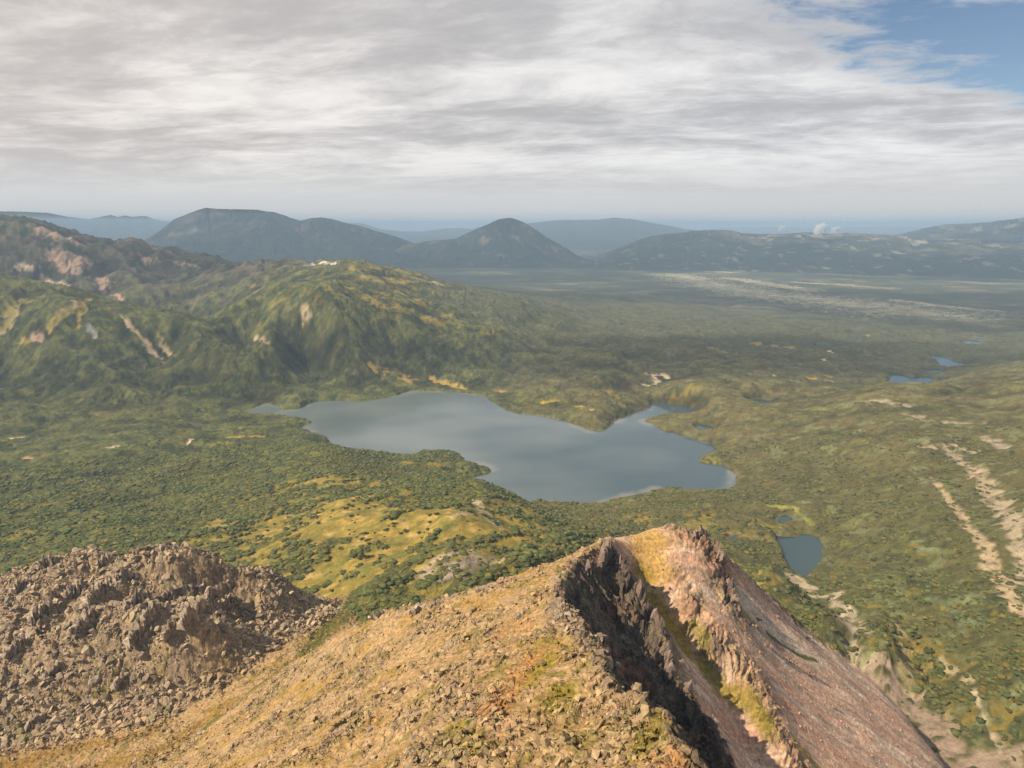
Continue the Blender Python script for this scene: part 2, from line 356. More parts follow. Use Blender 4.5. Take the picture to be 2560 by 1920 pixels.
# ------------------------------------------------------------------ ground cover
n400 = fbm(GX/400, GY/400, 201, 3); n120 = fbm(GX/120, GY/120, 202, 3); n45 = fbm(GX/45, GY/45, 203, 3); n16 = fbm(GX/16, GY/16, 204, 2); n6 = noise(GX/6, GY/6, 205)
azg = np.broadcast_to(np.degrees(AZ)[None], G.shape)
gx, gy = grads(G); slope = np.hypot(gx, gy)
nzm = np.clip(n45*.9+n16*.5, -.9, .9)
def blob(px, py, rad, el=1.0):
    c = hit(px, py); return np.exp(-(((GX-c[0])/(rad*el))**2+((GY-c[1])/rad)**2))
yellow = np.zeros(G.shape)
for px, py, rad, a in [(500,665,90,1),(560,640,75,1),(430,640,80,1),(380,655,70,.75),(350,610,60,.6),(400,600,80,.7),(300,650,60,.45),(460,560,40,.4),(650,670,40,.7),(610,690,45,.6),(600,640,50,1),(450,700,65,1),(540,690,55,.7),(470,610,60,.6),(420,590,60,.45),(640,660,40,.7),(420,725,50,.9),(520,575,40,.4),(330,630,60,.35),(280,700,60,.4),
                       (110,650,70,.3),(180,690,60,.4),(60,705,50,.5),(300,560,40,.35),
                       (1140,800,30,.5),(1120,770,22,.5),(1155,835,26,.55),(1175,875,24,.5),(1200,800,22,.35),(1225,870,24,.35),
                       (840,500,40,.4),(740,490,50,.35),(710,500,40,.3),(950,655,45,.5),(925,660,30,.6),(880,640,50,.4),(790,645,40,.5),(965,715,35,.5),(1080,650,50,.25)]:
    yellow = np.maximum(yellow, a*blob(px, py, rad, 1.3))
midhill = np.exp(-((azg+9)/12)**2)*sstep(2300, 2700, RR)*(1-sstep(3800, 4300, RR)); yellow = np.maximum(yellow, .42*midhill)
# shrub cover: 1 = closed thicket
yellow = np.maximum(yellow, .60*np.maximum(blob(500, 645, 200, 1.2), blob(390, 640, 150, 1.2)))
bnd = fbm((GX*.80+GY*.60)/85, (GX*-.60+GY*.80)/20, 207, 4); yellow = np.minimum(yellow, .85)
cover = .76+.55*bnd*(RR < 1700)*sstep(.1, .5, yellow)+.34*n120+.40*n45+.30*n16+.35*noise(GX/11, GY/11, 206)*(RR < 1700)-yellow*1.25
shrub = sstep(.12, .32, cover+.12*n6)*(1-sstep(-26, -8, -G-0*G)*0)
beach = sstep(2.2, .5, np.abs(G-0))*(np.abs(lake_sd) < 18)
near_w = 1-sstep(3600, 5000, RR)
plain = sstep(-4, -22, G)*sstep(3000, 4200, RR)
# shrubs as real bumps
w1 = worley(GX/9+.3*n6, GY/9, 301); w2 = worley(GX/4.2, GY/4.2, 311)
dome = np.sqrt(np.clip(1-w1[0]**2*1.5, 0, 1))*(.5+.8*w1[2]); dome2 = np.sqrt(np.clip(1-w2[0]**2*1.6, 0, 1))*(.4+.8*w2[2])
dry = np.ones(G.shape)
for sd, z, nm in water: dry *= sstep(1, 7, sd)
thick = 1-sstep(1350, 1700, RR)
bump = shrub*near_w*dry*(dome*2.1+dome2*1.4)*(1-.62*thick)
big = worley(GX/24+.4*n16, GY/24, 321); bump += shrub*dry*(1-sstep(4500, 7000, RR))*np.sqrt(np.clip(1-big[0]**2, 0, 1))*(1.6+1.6*sstep(1500, 2000, RR))*(.3+big[2])
# colours (albedo)
tone = w1[2]*.6+big[2]*.5+n45*.35
colr = np.zeros(G.shape+(3,))+np.array((.069, .072, .0225))
colr = lerp3(colr, (.037, .043, .0165), sstep(.45, .75, tone))
colr = lerp3(colr, (.088, .088, .028), sstep(.40, .18, tone)*.8)
east = sstep(-4, 6, azg+4*n400)*sstep(700, 1000, RR+n120*100)
heath = np.clip(east*(.62+.5*n120+.25*n45), 0, 1)*(1-.55*sstep(18, 26, azg)*(1-sstep(900, 1500, RR)))
colr = lerp3(colr, (.088, .066, .026), heath*.8)
left_brown = np.clip(.35*n120+.25*n400, 0, .6)*(1-east); colr = lerp3(colr, (.085, .068, .024), left_brown)
sage = sstep(.18, .42, fbm(GX/38, GY/38+3, 231, 3)*.8+.3*n120)*np.maximum(sstep(17, 22, azg)*(1-sstep(1500, 2200, RR)), .45*east)
colr = lerp3(colr, (.125, .135, .062), sage*.8)
grass = np.zeros(G.shape+(3,))+np.array((.150, .115, .025))
grass = lerp3(grass, (.20, .14, .032), sstep(-.1, .4, n45+.5*n16)); grass = lerp3(grass, (.105, .100, .024), sstep(.0, .5, bnd+.3*n120)); grass = lerp3(grass, (.22, .145, .065), sstep(.35, .7, n16)*.6)
colr = mix(grass, colr, shrub[..., None])
# river plain: dark thickets with pale flats and channels
pl = np.zeros(G.shape+(3,))+np.array((.045, .053, .038)); pl = lerp3(pl, (.075, .072, .046), sstep(-.1, .5, n400+.4*fbm(GX/500, GY/140, 243, 3))); flats = np.zeros(G.shape)
for L, w in [([(835,341),(880,352),(950,366),(1040,375),(1100,382),(1180,396),(1258,407)], (170,340)),([(800,330),(860,335),(905,338)], (60,90)),([(1000,338),(1060,342),(1120,344)], 40),([(985,350),(1040,353),(1100,358)], 60),([(1110,372),(1160,379),(1230,386)], 55),([(720,327),(760,326),(830,318)], 60),([(690,333),(745,332)], 40),([(570,333),(600,333)], 35),([(880,326),(960,331),(1010,335)], 70),([(905,345),(1000,360)], 90),([(1180,349),(1240,352)], 40),([(1100,390),(1150,402)], 30)]:
    flats = np.maximum(flats, band(GX, GY, L, w, .5, nzm))
pl = lerp3(pl, (.235, .215, .145), np.clip(flats*1.1*(.75+.5*n120), 0, 1)); pl = lerp3(pl, (.14, .125, .08), sstep(.42, .7, n400*.6+fbm(GX/900, GY/160, 241, 3))*.7)
for L in [[(845,343),(880,350),(897,354)],[(905,357),(925,360)],[(770,318),(790,312),(800,308)]]: pl = lerp3(pl, (.32, .33, .33), band(GX, GY, L, 9, .3))
colr = mix(colr, pl, np.clip(plain*1.2, 0, 1)[..., None])
# far range on the left: grey brown, pale scars
rng_ = np.clip(sstep(3300, 3900, RR+n400*200)*sstep(-12, -19, azg+3*n400)*sstep(80, 220, G+60*n120), 0, 1)
colr = lerp3(colr, (.055, .050, .036), rng_*.85*.9); colr = lerp3(colr, (.09, .065, .048), rng_*sstep(.1, .5, n120)*.8)
far_dark = sstep(5200, 6500, RR); colr = lerp3(colr, (.030, .036, .030), far_dark*(1-np.clip(plain, 0, 1))*.8)
# darker and lighter stands of scrub farther off
farv = sstep(1300, 2200, RR)*(1-np.clip(plain, 0, 1))
colr *= (1-farv*(.04+.36*sstep(-.15, .45, fbm(GX/130, GY/130, 261, 4)+.35*noise(GX/38, GY/38, 262))))[..., None]
cvx = G-(np.roll(G, 9, 0)+np.roll(G, -9, 0)+np.roll(G, 7, 1)+np.roll(G, -7, 1))/4      # darker in the gullies, lighter on the rises
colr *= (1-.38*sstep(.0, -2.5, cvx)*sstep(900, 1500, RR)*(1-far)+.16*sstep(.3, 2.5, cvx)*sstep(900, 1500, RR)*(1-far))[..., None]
gain_s = 1.45; scr_flat = np.zeros(G.shape)
rh = sstep(11, 16, azg+3*n120)*(1-sstep(1300, 1900, RR)); colr = lerp3(colr, (.085, .075, .027), rh*np.clip(.35+.5*n120+.3*n45, 0, .8)); colr *= (1-.12*rh)[..., None]
dkf = sstep(1900, 3300, RR+n400*350+n120*120)*sstep(-9, -2, azg+3*n400)
colr = lerp3(colr, (.052, .057, .036), dkf*.72*(1-.95*np.clip(plain, 0, 1)))
colr *= (1-.08*sstep(1900, 2300, RR)*sstep(-1, -6, azg))[..., None]
# named bare scars, found by their bearing
tan_, pink, pale = (.36, .27, .16), (.30, .20, .145), (.38, .33, .27)
for L, w, c in [
    ([(28,333),(50,340),(85,356)], (18,8), (.36,.28,.19)),([(57,287),(75,294),(98,303)], (30,16), (.33,.22,.15)),([(66,320),(82,331),(93,337)], (30,18), pink),([(98,320),(104,327)], 22, pink),([(125,348),(131,354)], 24, pink),([(137,365),(148,372)], 12, pink),([(160,300),(190,308),(215,318)], (35,15), (.20,.14,.10)),([(180,320),(188,326)], 20, pink),([(222,328),(240,331)], 20, pink),
    ([(148,390),(165,410),(185,435),(203,450)], (3,9), tan_),([(193,413),(210,436)], (7,3), (.28,.22,.08)),([(200,428),(216,441)], (8,3), tan_),([(95,378),(75,388),(66,400)], (14,5), tan_),([(88,385),(70,395),(60,415)], (14,8), (.24,.19,.05)),([(110,373),(98,395),(95,410)], (10,6), (.24,.18,.04)),([(0,410),(15,395),(22,385)], (18,8), tan_),([(0,405),(20,380),(10,372)], (24,14), (.2,.17,.05)),([(30,425),(45,418)], (12,8), (.24,.19,.05)),([(42,417),(52,423)], 9, pink),([(110,406),(117,420)], 7, (.2,.2,.18)),
    ([(375,385),(380,395)], 11, tan_),([(378,398),(374,412)], 5, tan_),([(387,330),(400,327),(412,326)], 18, (.5,.45,.38)),([(318,418),(330,428)], 7, tan_),([(520,347),(545,353)], 14, (.3,.26,.17)),
    ([(808,466),(814,472),(812,478)], (11,7), (.55,.42,.27)),([(822,466),(828,470)], (7,5), (.55,.42,.27)),([(798,478),(803,480)], 7, (.5,.4,.27)),([(733,509),(733,511)], 5, (.42,.22,.12)),
    ([(1020,447),(1028,450)], 6, (.5,.4,.27)),([(1027,436),(1032,440)], 5, (.5,.4,.27)),([(957,466),(959,469)], 5, (.5,.4,.27)),
    ([(463,457),(500,468),(505,475)], (16,10), (.27,.19,.04)),([(535,472),(575,484)], (9,9), (.30,.21,.05)),([(612,486),(622,487)], 7, (.30,.18,.07)),([(500,470),(520,472)], 7, (.33,.25,.10)),
    ([(935,427),(980,432)], (13,13), (.26,.20,.05)),([(880,433),(930,440)], (12,10), (.23,.17,.05)),([(1005,471),(1030,474)], 9, (.30,.21,.04)),([(1025,468),(1032,470)], 7, (.28,.20,.04)),([(715,505),(722,507)], 9, (.34,.25,.03)),([(672,500),(690,498)], (10,7), (.28,.22,.03)),([(1060,415),(1075,417)], 8, (.26,.19,.06)),
    ([(283,544),(325,543)], (8,6), (.27,.21,.04)),([(290,533),(310,531)], 6, (.22,.18,.04)),([(14,545),(26,544)], 6, (.5,.4,.26)),([(134,557),(150,555)], 5, (.5,.4,.26)),([(230,554),(236,547)], 4, (.5,.4,.28)),([(30,569),(37,570)], 5, (.36,.22,.13)),
    ([(60,700),(75,695),(85,690)], 4, (.42,.32,.2)),
    ([(110,674),(128,672)], 7, (.24,.18,.04)),([(170,695),(200,690)], 8, (.22,.17,.03)),([(95,690),(40,703)], 6, (.20,.16,.03)),([(230,675),(255,668)], 9, (.24,.19,.03)),
    ([(590,622),(600,640),(622,655)], (9,6), (.36,.28,.16)),([(560,640),(585,635)], 6, (.33,.25,.13)),([(575,700),(600,690)], 20, (.22,.17,.13)),([(525,718),(530,705),(540,693)], (8,5), (.32,.25,.16)),([(590,690),(620,700)], 10, (.24,.19,.10)),
    ([(605,625),(620,640),(645,652)], (7,12), (.25,.19,.04)),
    # right hillside scars
    ([(1175,560),(1200,578),(1222,603),(1240,625),(1262,650)], (9,11), (.30,.24,.155)),([(1150,592),(1170,612),(1190,640),(1225,690),(1252,735),(1275,765)], (3,8), tan_),([(1135,556),(1180,553),(1205,562)], (5,8), (.30,.24,.15)),([(1097,500),(1122,505)], (8,10), (.28,.23,.15)),([(1130,516),(1145,523)], 11, (.28,.22,.15)),([(1172,524),(1212,527)], (8,11), (.29,.24,.165)),([(1062,500),(1088,498)], (3,4), (.28,.23,.15)),([(1238,612),(1262,680),(1282,735)], (6,8), (.31,.25,.165)),([(1197,597),(1213,583)], 2.5, (.42,.29,.19)),([(1212,542),(1245,556)], 8, (.29,.24,.165)),
    ([(1052,755),(1056,785),(1064,820),(1085,845)], (7,17), (.36,.29,.20)),([(1030,740),(1036,752)], 8, (.34,.27,.19)),([(975,712),(1000,730),(1010,742)], (12,8), (.34,.27,.18)),([(1165,815),(1200,850)], (2.5,3.5), (.33,.27,.15)),([(1205,860),(1225,905),(1245,940)], (2,3.5), (.36,.29,.19)),([(1085,838),(1120,878),(1165,925),(1210,975)], (20,30), (.25,.185,.13)),([(1090,880),(1130,925),(1150,970)], (25,30), (.25,.185,.135)),([(1110,775),(1118,800),(1125,850)], (3,7), (.32,.26,.12)),
    ([(1095,712),(1090,740)], (9,7), (.13,.145,.06)),([(1105,715),(1120,740)], (7,7), (.13,.145,.06)),([(1180,750),(1190,775)], 14, (.125,.14,.068)),([(930,650),(965,655)], (5,4), (.2,.18,.03)),([(950,628),(985,632),(1005,650)], (4,4), (.2,.19,.04)),
]:
    m = band(GX, GY, L, w, .65, nzm)
    if L[0][1] < 440: m = m*sstep(-.5, .25, n45+.6*n16+.25)
    if L[0][0] > 1030 and L[0][1] > 480: m = m*(.35+.5*sstep(-.35, .15, n16+.5*n6+.3))*sstep(-.5, -.1, n16+.5*n6+.3)
    colr = lerp3(colr, tuple(v/gain_s for v in c), m)
    if max(c) > .15: bump *= 1-m*.9
    if c[1] == .185: scr_flat = np.maximum(scr_flat, m)
rimc = np.zeros(G.shape)
for sd, z, nm in water: rimc = np.maximum(rimc, (1-sstep(1.0, 3.0, np.abs(sd-.5)))*(.14 if nm == 'lake' else .05))
colr = lerp3(colr, (.34, .29, .2), rimc*sstep(-.05, .5, n45+.5*n120))
colr *= (1+.30*n16+.20*n6)[..., None]; colr = np.clip(colr*1.42, .006, .6)
Gd = G+bump
log('ground cover')

# ------------------------------------------------------------------ mesh helpers
def grid_mesh(name, X, Y, Z, keep, col, extra=None):
    """quads of a structured grid where keep (per cell) is set, with a colour per vertex"""
    n, m = X.shape; idx = np.full(n*m, -1, np.int64)
    I, J = np.nonzero(keep); a = I*m+J
    quad = np.stack([a, a+1, a+m+1, a+m], -1)
    used = np.unique(quad); idx[used] = np.arange(len(used)); quad = idx[quad]
    me = bpy.data.meshes.new(name); nv, nf = len(used), len(quad)
    me.vertices.add(nv); me.vertices.foreach_set('co', np.stack([X.ravel()[used], Y.ravel()[used], Z.ravel()[used]], -1).astype(F4).ravel())
    me.loops.add(nf*4); me.loops.foreach_set('vertex_index', quad.astype(np.int32).ravel())
    me.polygons.add(nf); me.polygons.foreach_set('loop_start', (np.arange(nf)*4).astype(np.int32))
    me.polygons.foreach_set('use_smooth', np.ones(nf, bool))
    me.update(calc_edges=True)
    if col is not None:
        at = me.attributes.new('col', 'FLOAT_COLOR', 'POINT'); c = np.ones((nv, 4), F4); c[:,:3] = col.reshape(-1, 3)[used]; at.data.foreach_set('color', c.ravel())
    return me
def link(name, me, mat, kind=None, parent=None, **props):
    o = bpy.data.objects.new(name, me); COL.objects.link(o)
    if mat is not None and not me.materials: me.materials.append(mat)
    if kind: o['kind'] = kind
    if parent: o.parent = parent
    for k, v in props.items(): o[k] = v
    return o
def nodes_mat(name):
    m = bpy.data.materials.new(name); m.use_nodes = True; nt = m.node_tree; return m, nt, nt.nodes['Principled BSDF']
def land_mat(name, vs, amount, bumpd, bscale, rough=.95, detail=6):
    """albedo from the survey colours, broken up by object-space noise, with fine bump"""
    m, nt, b = nodes_mat(name); N = nt.nodes.new; L = nt.links.new
    at = N('ShaderNodeAttribute'); at.attribute_name = 'col'
    tc = N('ShaderNodeTexCoord'); nz = N('ShaderNodeTexNoise'); nz.inputs['Scale'].default_value = vs; nz.inputs['Detail'].default_value = detail; nz.inputs['Roughness'].default_value = .65
    L(tc.outputs['Object'], nz.inputs['Vector'])
    mr = N('ShaderNodeMapRange'); mr.inputs[1].default_value = .3; mr.inputs[2].default_value = .7; mr.inputs[3].default_value = 1-amount; mr.inputs[4].default_value = 1+amount
    L(nz.outputs['Fac'], mr.inputs[0])
    mx = N('ShaderNodeMix'); mx.data_type = 'RGBA'; mx.blend_type = 'MULTIPLY'; mx.inputs[0].default_value = 1
    L(at.outputs['Color'], mx.inputs[6]); L(mr.outputs[0], mx.inputs[7]); L(mx.outputs[2], b.inputs['Base Color'])
    b.inputs['Roughness'].default_value = rough; b.inputs['Specular IOR Level'].default_value = .1
    n2 = N('ShaderNodeTexNoise'); n2.inputs['Scale'].default_value = bscale; n2.inputs['Detail'].default_value = 5; n2.inputs['Roughness'].default_value = .6; L(tc.outputs['Object'], n2.inputs['Vector'])
    bp = N('ShaderNodeBump'); bp.inputs['Strength'].default_value = .8; bp.inputs['Distance'].default_value = bumpd; L(n2.outputs['Fac'], bp.inputs['Height']); L(bp.outputs[0], b.inputs['Normal'])
    return m
M_ground = land_mat('shrub_and_grass', .35, .30, .8, .5)
M_rock = land_mat('weathered_rock', .55, .50, .9, 1.1, detail=9)
M_stone = land_mat('loose_stone', 1.3, .30, .12, 2.5)
M_far = land_mat('distant_slopes', .012, .22, 18, .01)

# ------------------------------------------------------------------ foreground massif in fine detail
NA2 = 1320; A2z = np.radians(np.linspace(-40.6, 40.6, NA2)); l2 = np.arange(math.log(64.), math.log(640.), .00185)
HR = np.exp(l2)[:,None]; HX = HR*np.sin(A2z)[None]; HY = HR*np.cos(A2z)[None]
T = bil(TS, HX, HY)
def ln(px): return [p[:2] for p in px]
kn_sd = poly_sd(HX, HY, [(-152,536),(-169,487),(-182,466),(-200,430),(-222,400),(-262,388),(-320,360),(-420,330),(-560,330),(-560,600),(-200,600)])
clh = bil(cl, HX, HY)
dA_, sA = line_d(HX, HY, ln(crestA)); dA2, sA2 = line_d(HX, HY, ln(ribA2)); dB, sB = line_d(HX, HY, ln(ribB)); dD, sD = line_d(HX, HY, ln(ribD))
dC, sC = line_d(HX, HY, ln(PL([(864,652,327),(899,680,312),(943,721,280),(991,767,245),(1060,820,190)])))
m30 = fbm(HX/30, HY/30, 401, 3); m12 = fbm(HX/12, HY/12, 402, 3); m4 = fbm(HX/4, HY/4, 403, 3); m1 = noise(HX/1.3, HY/1.3, 404)
inkn = sstep(14, -14, kn_sd+6*m12)
east_side = sstep(-3, 3, HX-np.interp(HY, [p[1] for p in sorted(crestA, key=lambda q: q[1])], [p[0] for p in sorted(crestA, key=lambda q: q[1])]))*(HY < 392)
east_side = np.maximum(east_side, (HX > 104)*sstep(8, -2, HY-(391+(HX-127)*.54+3*m12)))
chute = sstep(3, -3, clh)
rib = np.maximum.reduce([np.exp(-(dB/11)**2)*sstep(0,.15,sB), np.exp(-(dD/8)**2)*.95*sstep(.05,.2,sD)*(.45+.55*sstep(-.3,.3,m12)), np.exp(-(dA2/10)**2), np.exp(-(dC/7)**2)*.35, np.exp(-(dA_/9)**2)*.9])
rib = np.where(sA >= 1, rib*0, rib)
west = (1-east_side)*(1-inkn)
rocky = np.clip(np.maximum.reduce([inkn*(.80+.35*m30), rib, chute*.95, west*np.clip(.62+.55*m30+.3*m12, .2, 1)]), 0, 1)
# soft ground between: the knoll's foot and the gully
log('massif masks')
def blocks(sc, s, tilt=.9, crack=.35, stretch=1.0):
    wx = HX/sc+.28*noise(HX/sc*1.3, HY/sc*1.3, s+5); wy = HY/sc*stretch+.28*noise(HX/sc*1.3, HY/sc*1.3, s+6)
    f1, f2, cid, ox, oy = worley(wx, wy, s); an = cid*F4(40.)
    h = (cid*7.13 % 1.0)-.5+tilt*(ox*np.cos(an)+oy*np.sin(an))-crack*np.exp(-(f2-f1)/.07)
    return h, cid
b16, i16 = blocks(17, 501); b7, i7 = blocks(7.5, 511); b3, i3 = blocks(3.1, 521); b1, i1 = blocks(1.35, 531, .8, .4)
sp7 = sstep(.35, .75, i7)
disp = rocky*(b16*(.9*inkn+1.2+2.5*chute)+b7*(1.4*inkn+1.6+1.4*rib)*sp7+b3*(1.0+.3*inkn+.4*rib)+b1*.42)
disp += rocky*(m4*.5+m12*1.0)+(1-rocky)*(m4*.10+m1*.05+m12*.35)
# buttresses on the knoll, columns on the cliffs
bt = ridged(HX/46+.3*m30, HY/75+.2*m30, 541, 3); disp += inkn*(bt-.45)*8*sstep(-4, -30, kn_sd)
colm = ridged(sA*52+.5*m12, dA_/30, 551, 3); disp += chute*(colm-.5)*6*sstep(.5, 6, dA_)*sstep(.5, 5, dA2)
col2 = ridged(sA2*34+.4*m12, dA2/26, 561, 3); disp += np.exp(-(dA2/12)**2)*(col2-.55)*9*sstep(0, .12, sA2)
colB = ridged(sB*16+.4*m12, dB/18, 571, 3); disp += np.exp(-(dB/13)**2)*(colB-.5)*5*sstep(.15, .3, sB)
colD = ridged(sD*30+.4*m12, dD/18, 581, 2); disp += np.exp(-(dD/8)**2)*(colD-.45)*4.5*sstep(.12, .25, sD)
colA = ridged(sA*60+.3*m12, dA_/20, 583, 2); disp += np.exp(-(dA_/6)**2)*(colA-.5)*3.0*(sA > .04)*(sA < .95)
# scree runnels down the eastern slopes
es = east_side*(1-chute)*(1-rib); SCX = -.26*HX+.965*HY+2.0*m30; SCY = .965*HX+.26*HY
disp += np.exp(-(dC/9)**2)*(ridged(sC*24+.3*m12, dC/16, 587, 3)-.5)*5.0*sstep(.12, .3, sC)
run = noise(SCX/3.2+.4*m12, SCY/60, 591); disp += es*((ridged(SCX/15, SCY/110, 593, 3)-.5)*2.6+run*.6+.25*noise(SCX/1.1, SCY/30, 592))
TD = T+disp
# crags: steep rock is pushed in and out sideways, in ledges and overhangs
def steep_of(Z): return np.hypot(np.gradient(Z, axis=0)/np.gradient(HR[:,0])[:,None], np.gradient(Z, axis=1)/(HR*(A2z[1]-A2z[0])))
stp = sstep(.8, 1.8, steep_of(TD))*rocky
ox_ = stp*(noise(TD/7., HY/9., 711)*2.2+noise(TD/2.6, HY/3.3, 712)*1.1+noise(TD/1.1, HY/1.3, 713)*.45); oy_ = stp*(noise(TD/7., HX/9., 714)*2.2+noise(TD/2.6, HX/3.3, 715)*1.1+noise(TD/1.1, HX/1.3, 716)*.45)
HXd = HX+ox_; HYd = HY+oy_
hx = np.gradient(TD, axis=0)/np.gradient(HR[:,0])[:,None]; ha = np.gradient(TD, axis=1)/(HR*(A2z[1]-A2z[0])); sl = np.hypot(hx, ha)
bx_ = np.hypot(np.gradient(T, axis=0)/np.gradient(HR[:,0])[:,None], np.gradient(T, axis=1)/(HR*(A2z[1]-A2z[0])))
log('massif relief')
# albedo
c = np.zeros(HX.shape+(3,))+np.array((.40, .275, .15))                       # tan volcanic soil
c = lerp3(c, (.44, .265, .11), sstep(0, .6, m30)*west*.7)
c = lerp3(c, (.37, .29, .21), inkn*.9)
rc = np.zeros_like(c)+np.array((.285, .21, .15)); rc = lerp3(rc, (.185, .145, .12), sstep(.4, .9, i7)); rc = lerp3(rc, (.38, .30, .19), sstep(.55, .2, i3)*.7); rc = lerp3(rc, (.25, .18, .15), sstep(.1, .5, m30)*.6)
c = mix(c, rc, np.clip(rocky*(.35+.65*sstep(.45, 1.1, sl)), 0, 1)[..., None])
lich = sstep(.15, .5, fbm(HX/5, HY/5, 611, 3)+.3*m30)*rocky*(1-chute); c = lerp3(c, (.42, .35, .19), lich*.5)
# grass in the soft, flatter places
soft = (1-rocky)*(1-sstep(.75, 1.3, bx_))
gold = sstep(.0, .45, fbm(HX/22, HY/22, 621, 4)+.25*m4)*west*np.clip(soft*1.6, 0, 1); c = lerp3(c, (.31, .20, .05), gold*.75)
moss = sstep(.22, .5, fbm(HX/9, HY/9, 631, 3)+.35*m30)*west*(1-.6*rocky); c = lerp3(c, (.17, .15, .025), moss*.9)
def at3(px, rad, el=1., ang=0.):
    p = P(*px); dx = HX-p[0]; dy = HY-p[1]; ca_, sa_ = math.cos(ang), math.sin(ang)
    return np.exp(-(((dx*ca_+dy*sa_)/(rad*el))**2+((-dx*sa_+dy*ca_)/rad)**2))
def stroke(L, w, nz=.7): 
    d, s = line_d(HX, HY, ln(PL(L))); ww = w if np.isscalar(w) else w[0]+(w[1]-w[0])*s
    return 1-sstep(.4, 1.4, d/ww-nz*(.5*m4+.6*m12))
for L, w, cc, a in [([(660,840,368),(640,860,374),(615,885,380)], (5,4), (.40,.21,.085), .8),([(655,800,350),(640,790,346),(625,800,350)], 5, (.37,.22,.10), .7),([(640,900,382),(610,925,385),(590,952,388)], (1.6,1.0), (.42,.27,.17), 1),([(700,860,380),(690,880,385)], 4, (.23,.19,.03), .8),([(680,830,370),(655,860,376)], (3,3), (.25,.2,.03), .8),([(810,900,398),(790,930,402)], 3.5, (.22,.18,.03), .8),([(560,905,375),(600,940,385)], (3,4), (.24,.19,.035), .7),([(820,940,402),(850,960,408)], 3, (.38,.21,.09), .8),([(690,745,362),(710,770,368),(740,800,375)], (4,6), (.22,.18,.15), .8),([(755,700,338),(735,690,339),(700,720,348)], 3, (.20,.19,.04), .5)]:
    c = lerp3(c, cc, stroke(L, w)*a)
# eastern bowl: scree, grass tongues
scr = np.zeros_like(c)+np.array((.40, .295, .245)); scr = lerp3(scr, (.50, .43, .385), sstep(0, .35, noise(SCX/8+.3*m12, SCY/140, 641)+.25*noise(SCX/2.2, SCY/50, 644))*.9); scr = lerp3(scr, (.38, .235, .185), sstep(.05, .5, noise(SCX/9+9, SCY/90, 642)+.2*m12)*.8)
scr = lerp3(scr, (.26, .215, .19), sstep(.0, .45, noise(SCX/3.2, SCY/45, 643)+.3*m12)*.75)
c = mix(c, scr, np.clip(es*(1-.0*rocky), 0, 1)[..., None])
rr = lerp3(rc, (.24, .135, .10), sstep(-.2, .4, m30+.3*m12)*.8); c = mix(c, rr, np.clip(east_side*rib*.9, 0, 1)[..., None])
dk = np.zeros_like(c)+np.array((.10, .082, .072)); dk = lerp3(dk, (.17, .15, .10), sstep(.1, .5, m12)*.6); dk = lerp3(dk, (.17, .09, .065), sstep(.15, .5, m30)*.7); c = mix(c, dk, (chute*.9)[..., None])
lowf = es*sstep(172, 135, TD+14*m12+8*m30); c = lerp3(c, (.26, .195, .14), lowf*.85); c = lerp3(c, (.11, .105, .035), lowf*sstep(.1, .4, m12+.4*m4)*.8)
for L, w, cc, a in [([(812,664,327),(800,680,321),(803,700,316)], (9,13), (.30,.215,.07), .9),([(795,725,307),(815,755,300),(840,785,292),(850,800,290)], (6,5), (.20,.16,.03), .95),([(862,775,296),(872,790,292)], 4, (.16,.16,.03), .7),([(870,820,283),(900,845,276),(930,875,266),(950,905,258)], (3.5,6), (.18,.155,.03), .9),([(985,925,250),(1010,952,238)], 3, (.2,.165,.035), .8),
    ([(912,738,292),(940,770,272),(975,812,246),(1010,850,218)], (5,3), (.43,.385,.345), .8),([(950,800,258),(985,822,240),(1010,840,222)], (1.4,1.2), (.08,.085,.03), .95),([(880,690,318),(925,735,284)], 2.5, (.33,.2,.16), .6),([(925,790,268),(945,808,258)], (2.6,2), (.14,.13,.03), .85),([(820,725,309),(790,728,306)], 2.0, (.38,.30,.21), .7),([(935,715,283),(970,745,262),(1010,782,236),(1045,808,205)], (5,4), (.09,.10,.025), .85),([(925,705,290),(935,718,282)], 4, (.2,.18,.04), .7)]:
    c = lerp3(c, cc, stroke(L, w, .5)*a)
# knoll foot: grass and moss
kf = inkn*sstep(-60, -5, kn_sd)*sstep(.1, .5, m12+.4*m30); c = lerp3(c, (.20, .16, .04), kf*.5)
for L, w, cc, a in [([(430,760,184),(395,790,194),(375,812,200)], (9,6), (.13,.125,.03), .9),([(370,815,200),(340,842,203),(300,868,205)], (5,4), (.17,.14,.035), .9),([(290,870,204),(255,895,204),(190,932,208),(100,950,206)], (7,8), (.26,.17,.05), .85),([(0,935,205),(90,915,202),(190,905,198)], (9,5), (.27,.165,.05), .8),([(290,888,206),(255,908,206)], (4,4), (.10,.115,.025), .85),([(10,880,208),(30,900,203)], 4, (.17,.16,.03), .8),([(120,850,210),(150,842,212)], 3, (.2,.18,.03), .8)]:
    c = lerp3(c, cc, stroke(L, w)*a)
tuft = sstep(.55, .7, noise(HX/2.4, HY/2.4, 651)+.35*m30)*(1-chute)*(1-es)*.9; c = lerp3(c, (.085, .095, .02), tuft*.8); TD = TD+tuft*.25
c *= (1+.16*m4+.12*m1+.10*(i1-.5))[..., None]; c = np.clip(c*np.array((.955, .90, .79))*(1+(es*(1-lowf))[..., None]*np.array((.52, .38, .28))), .01, .72)
log('massif colour')

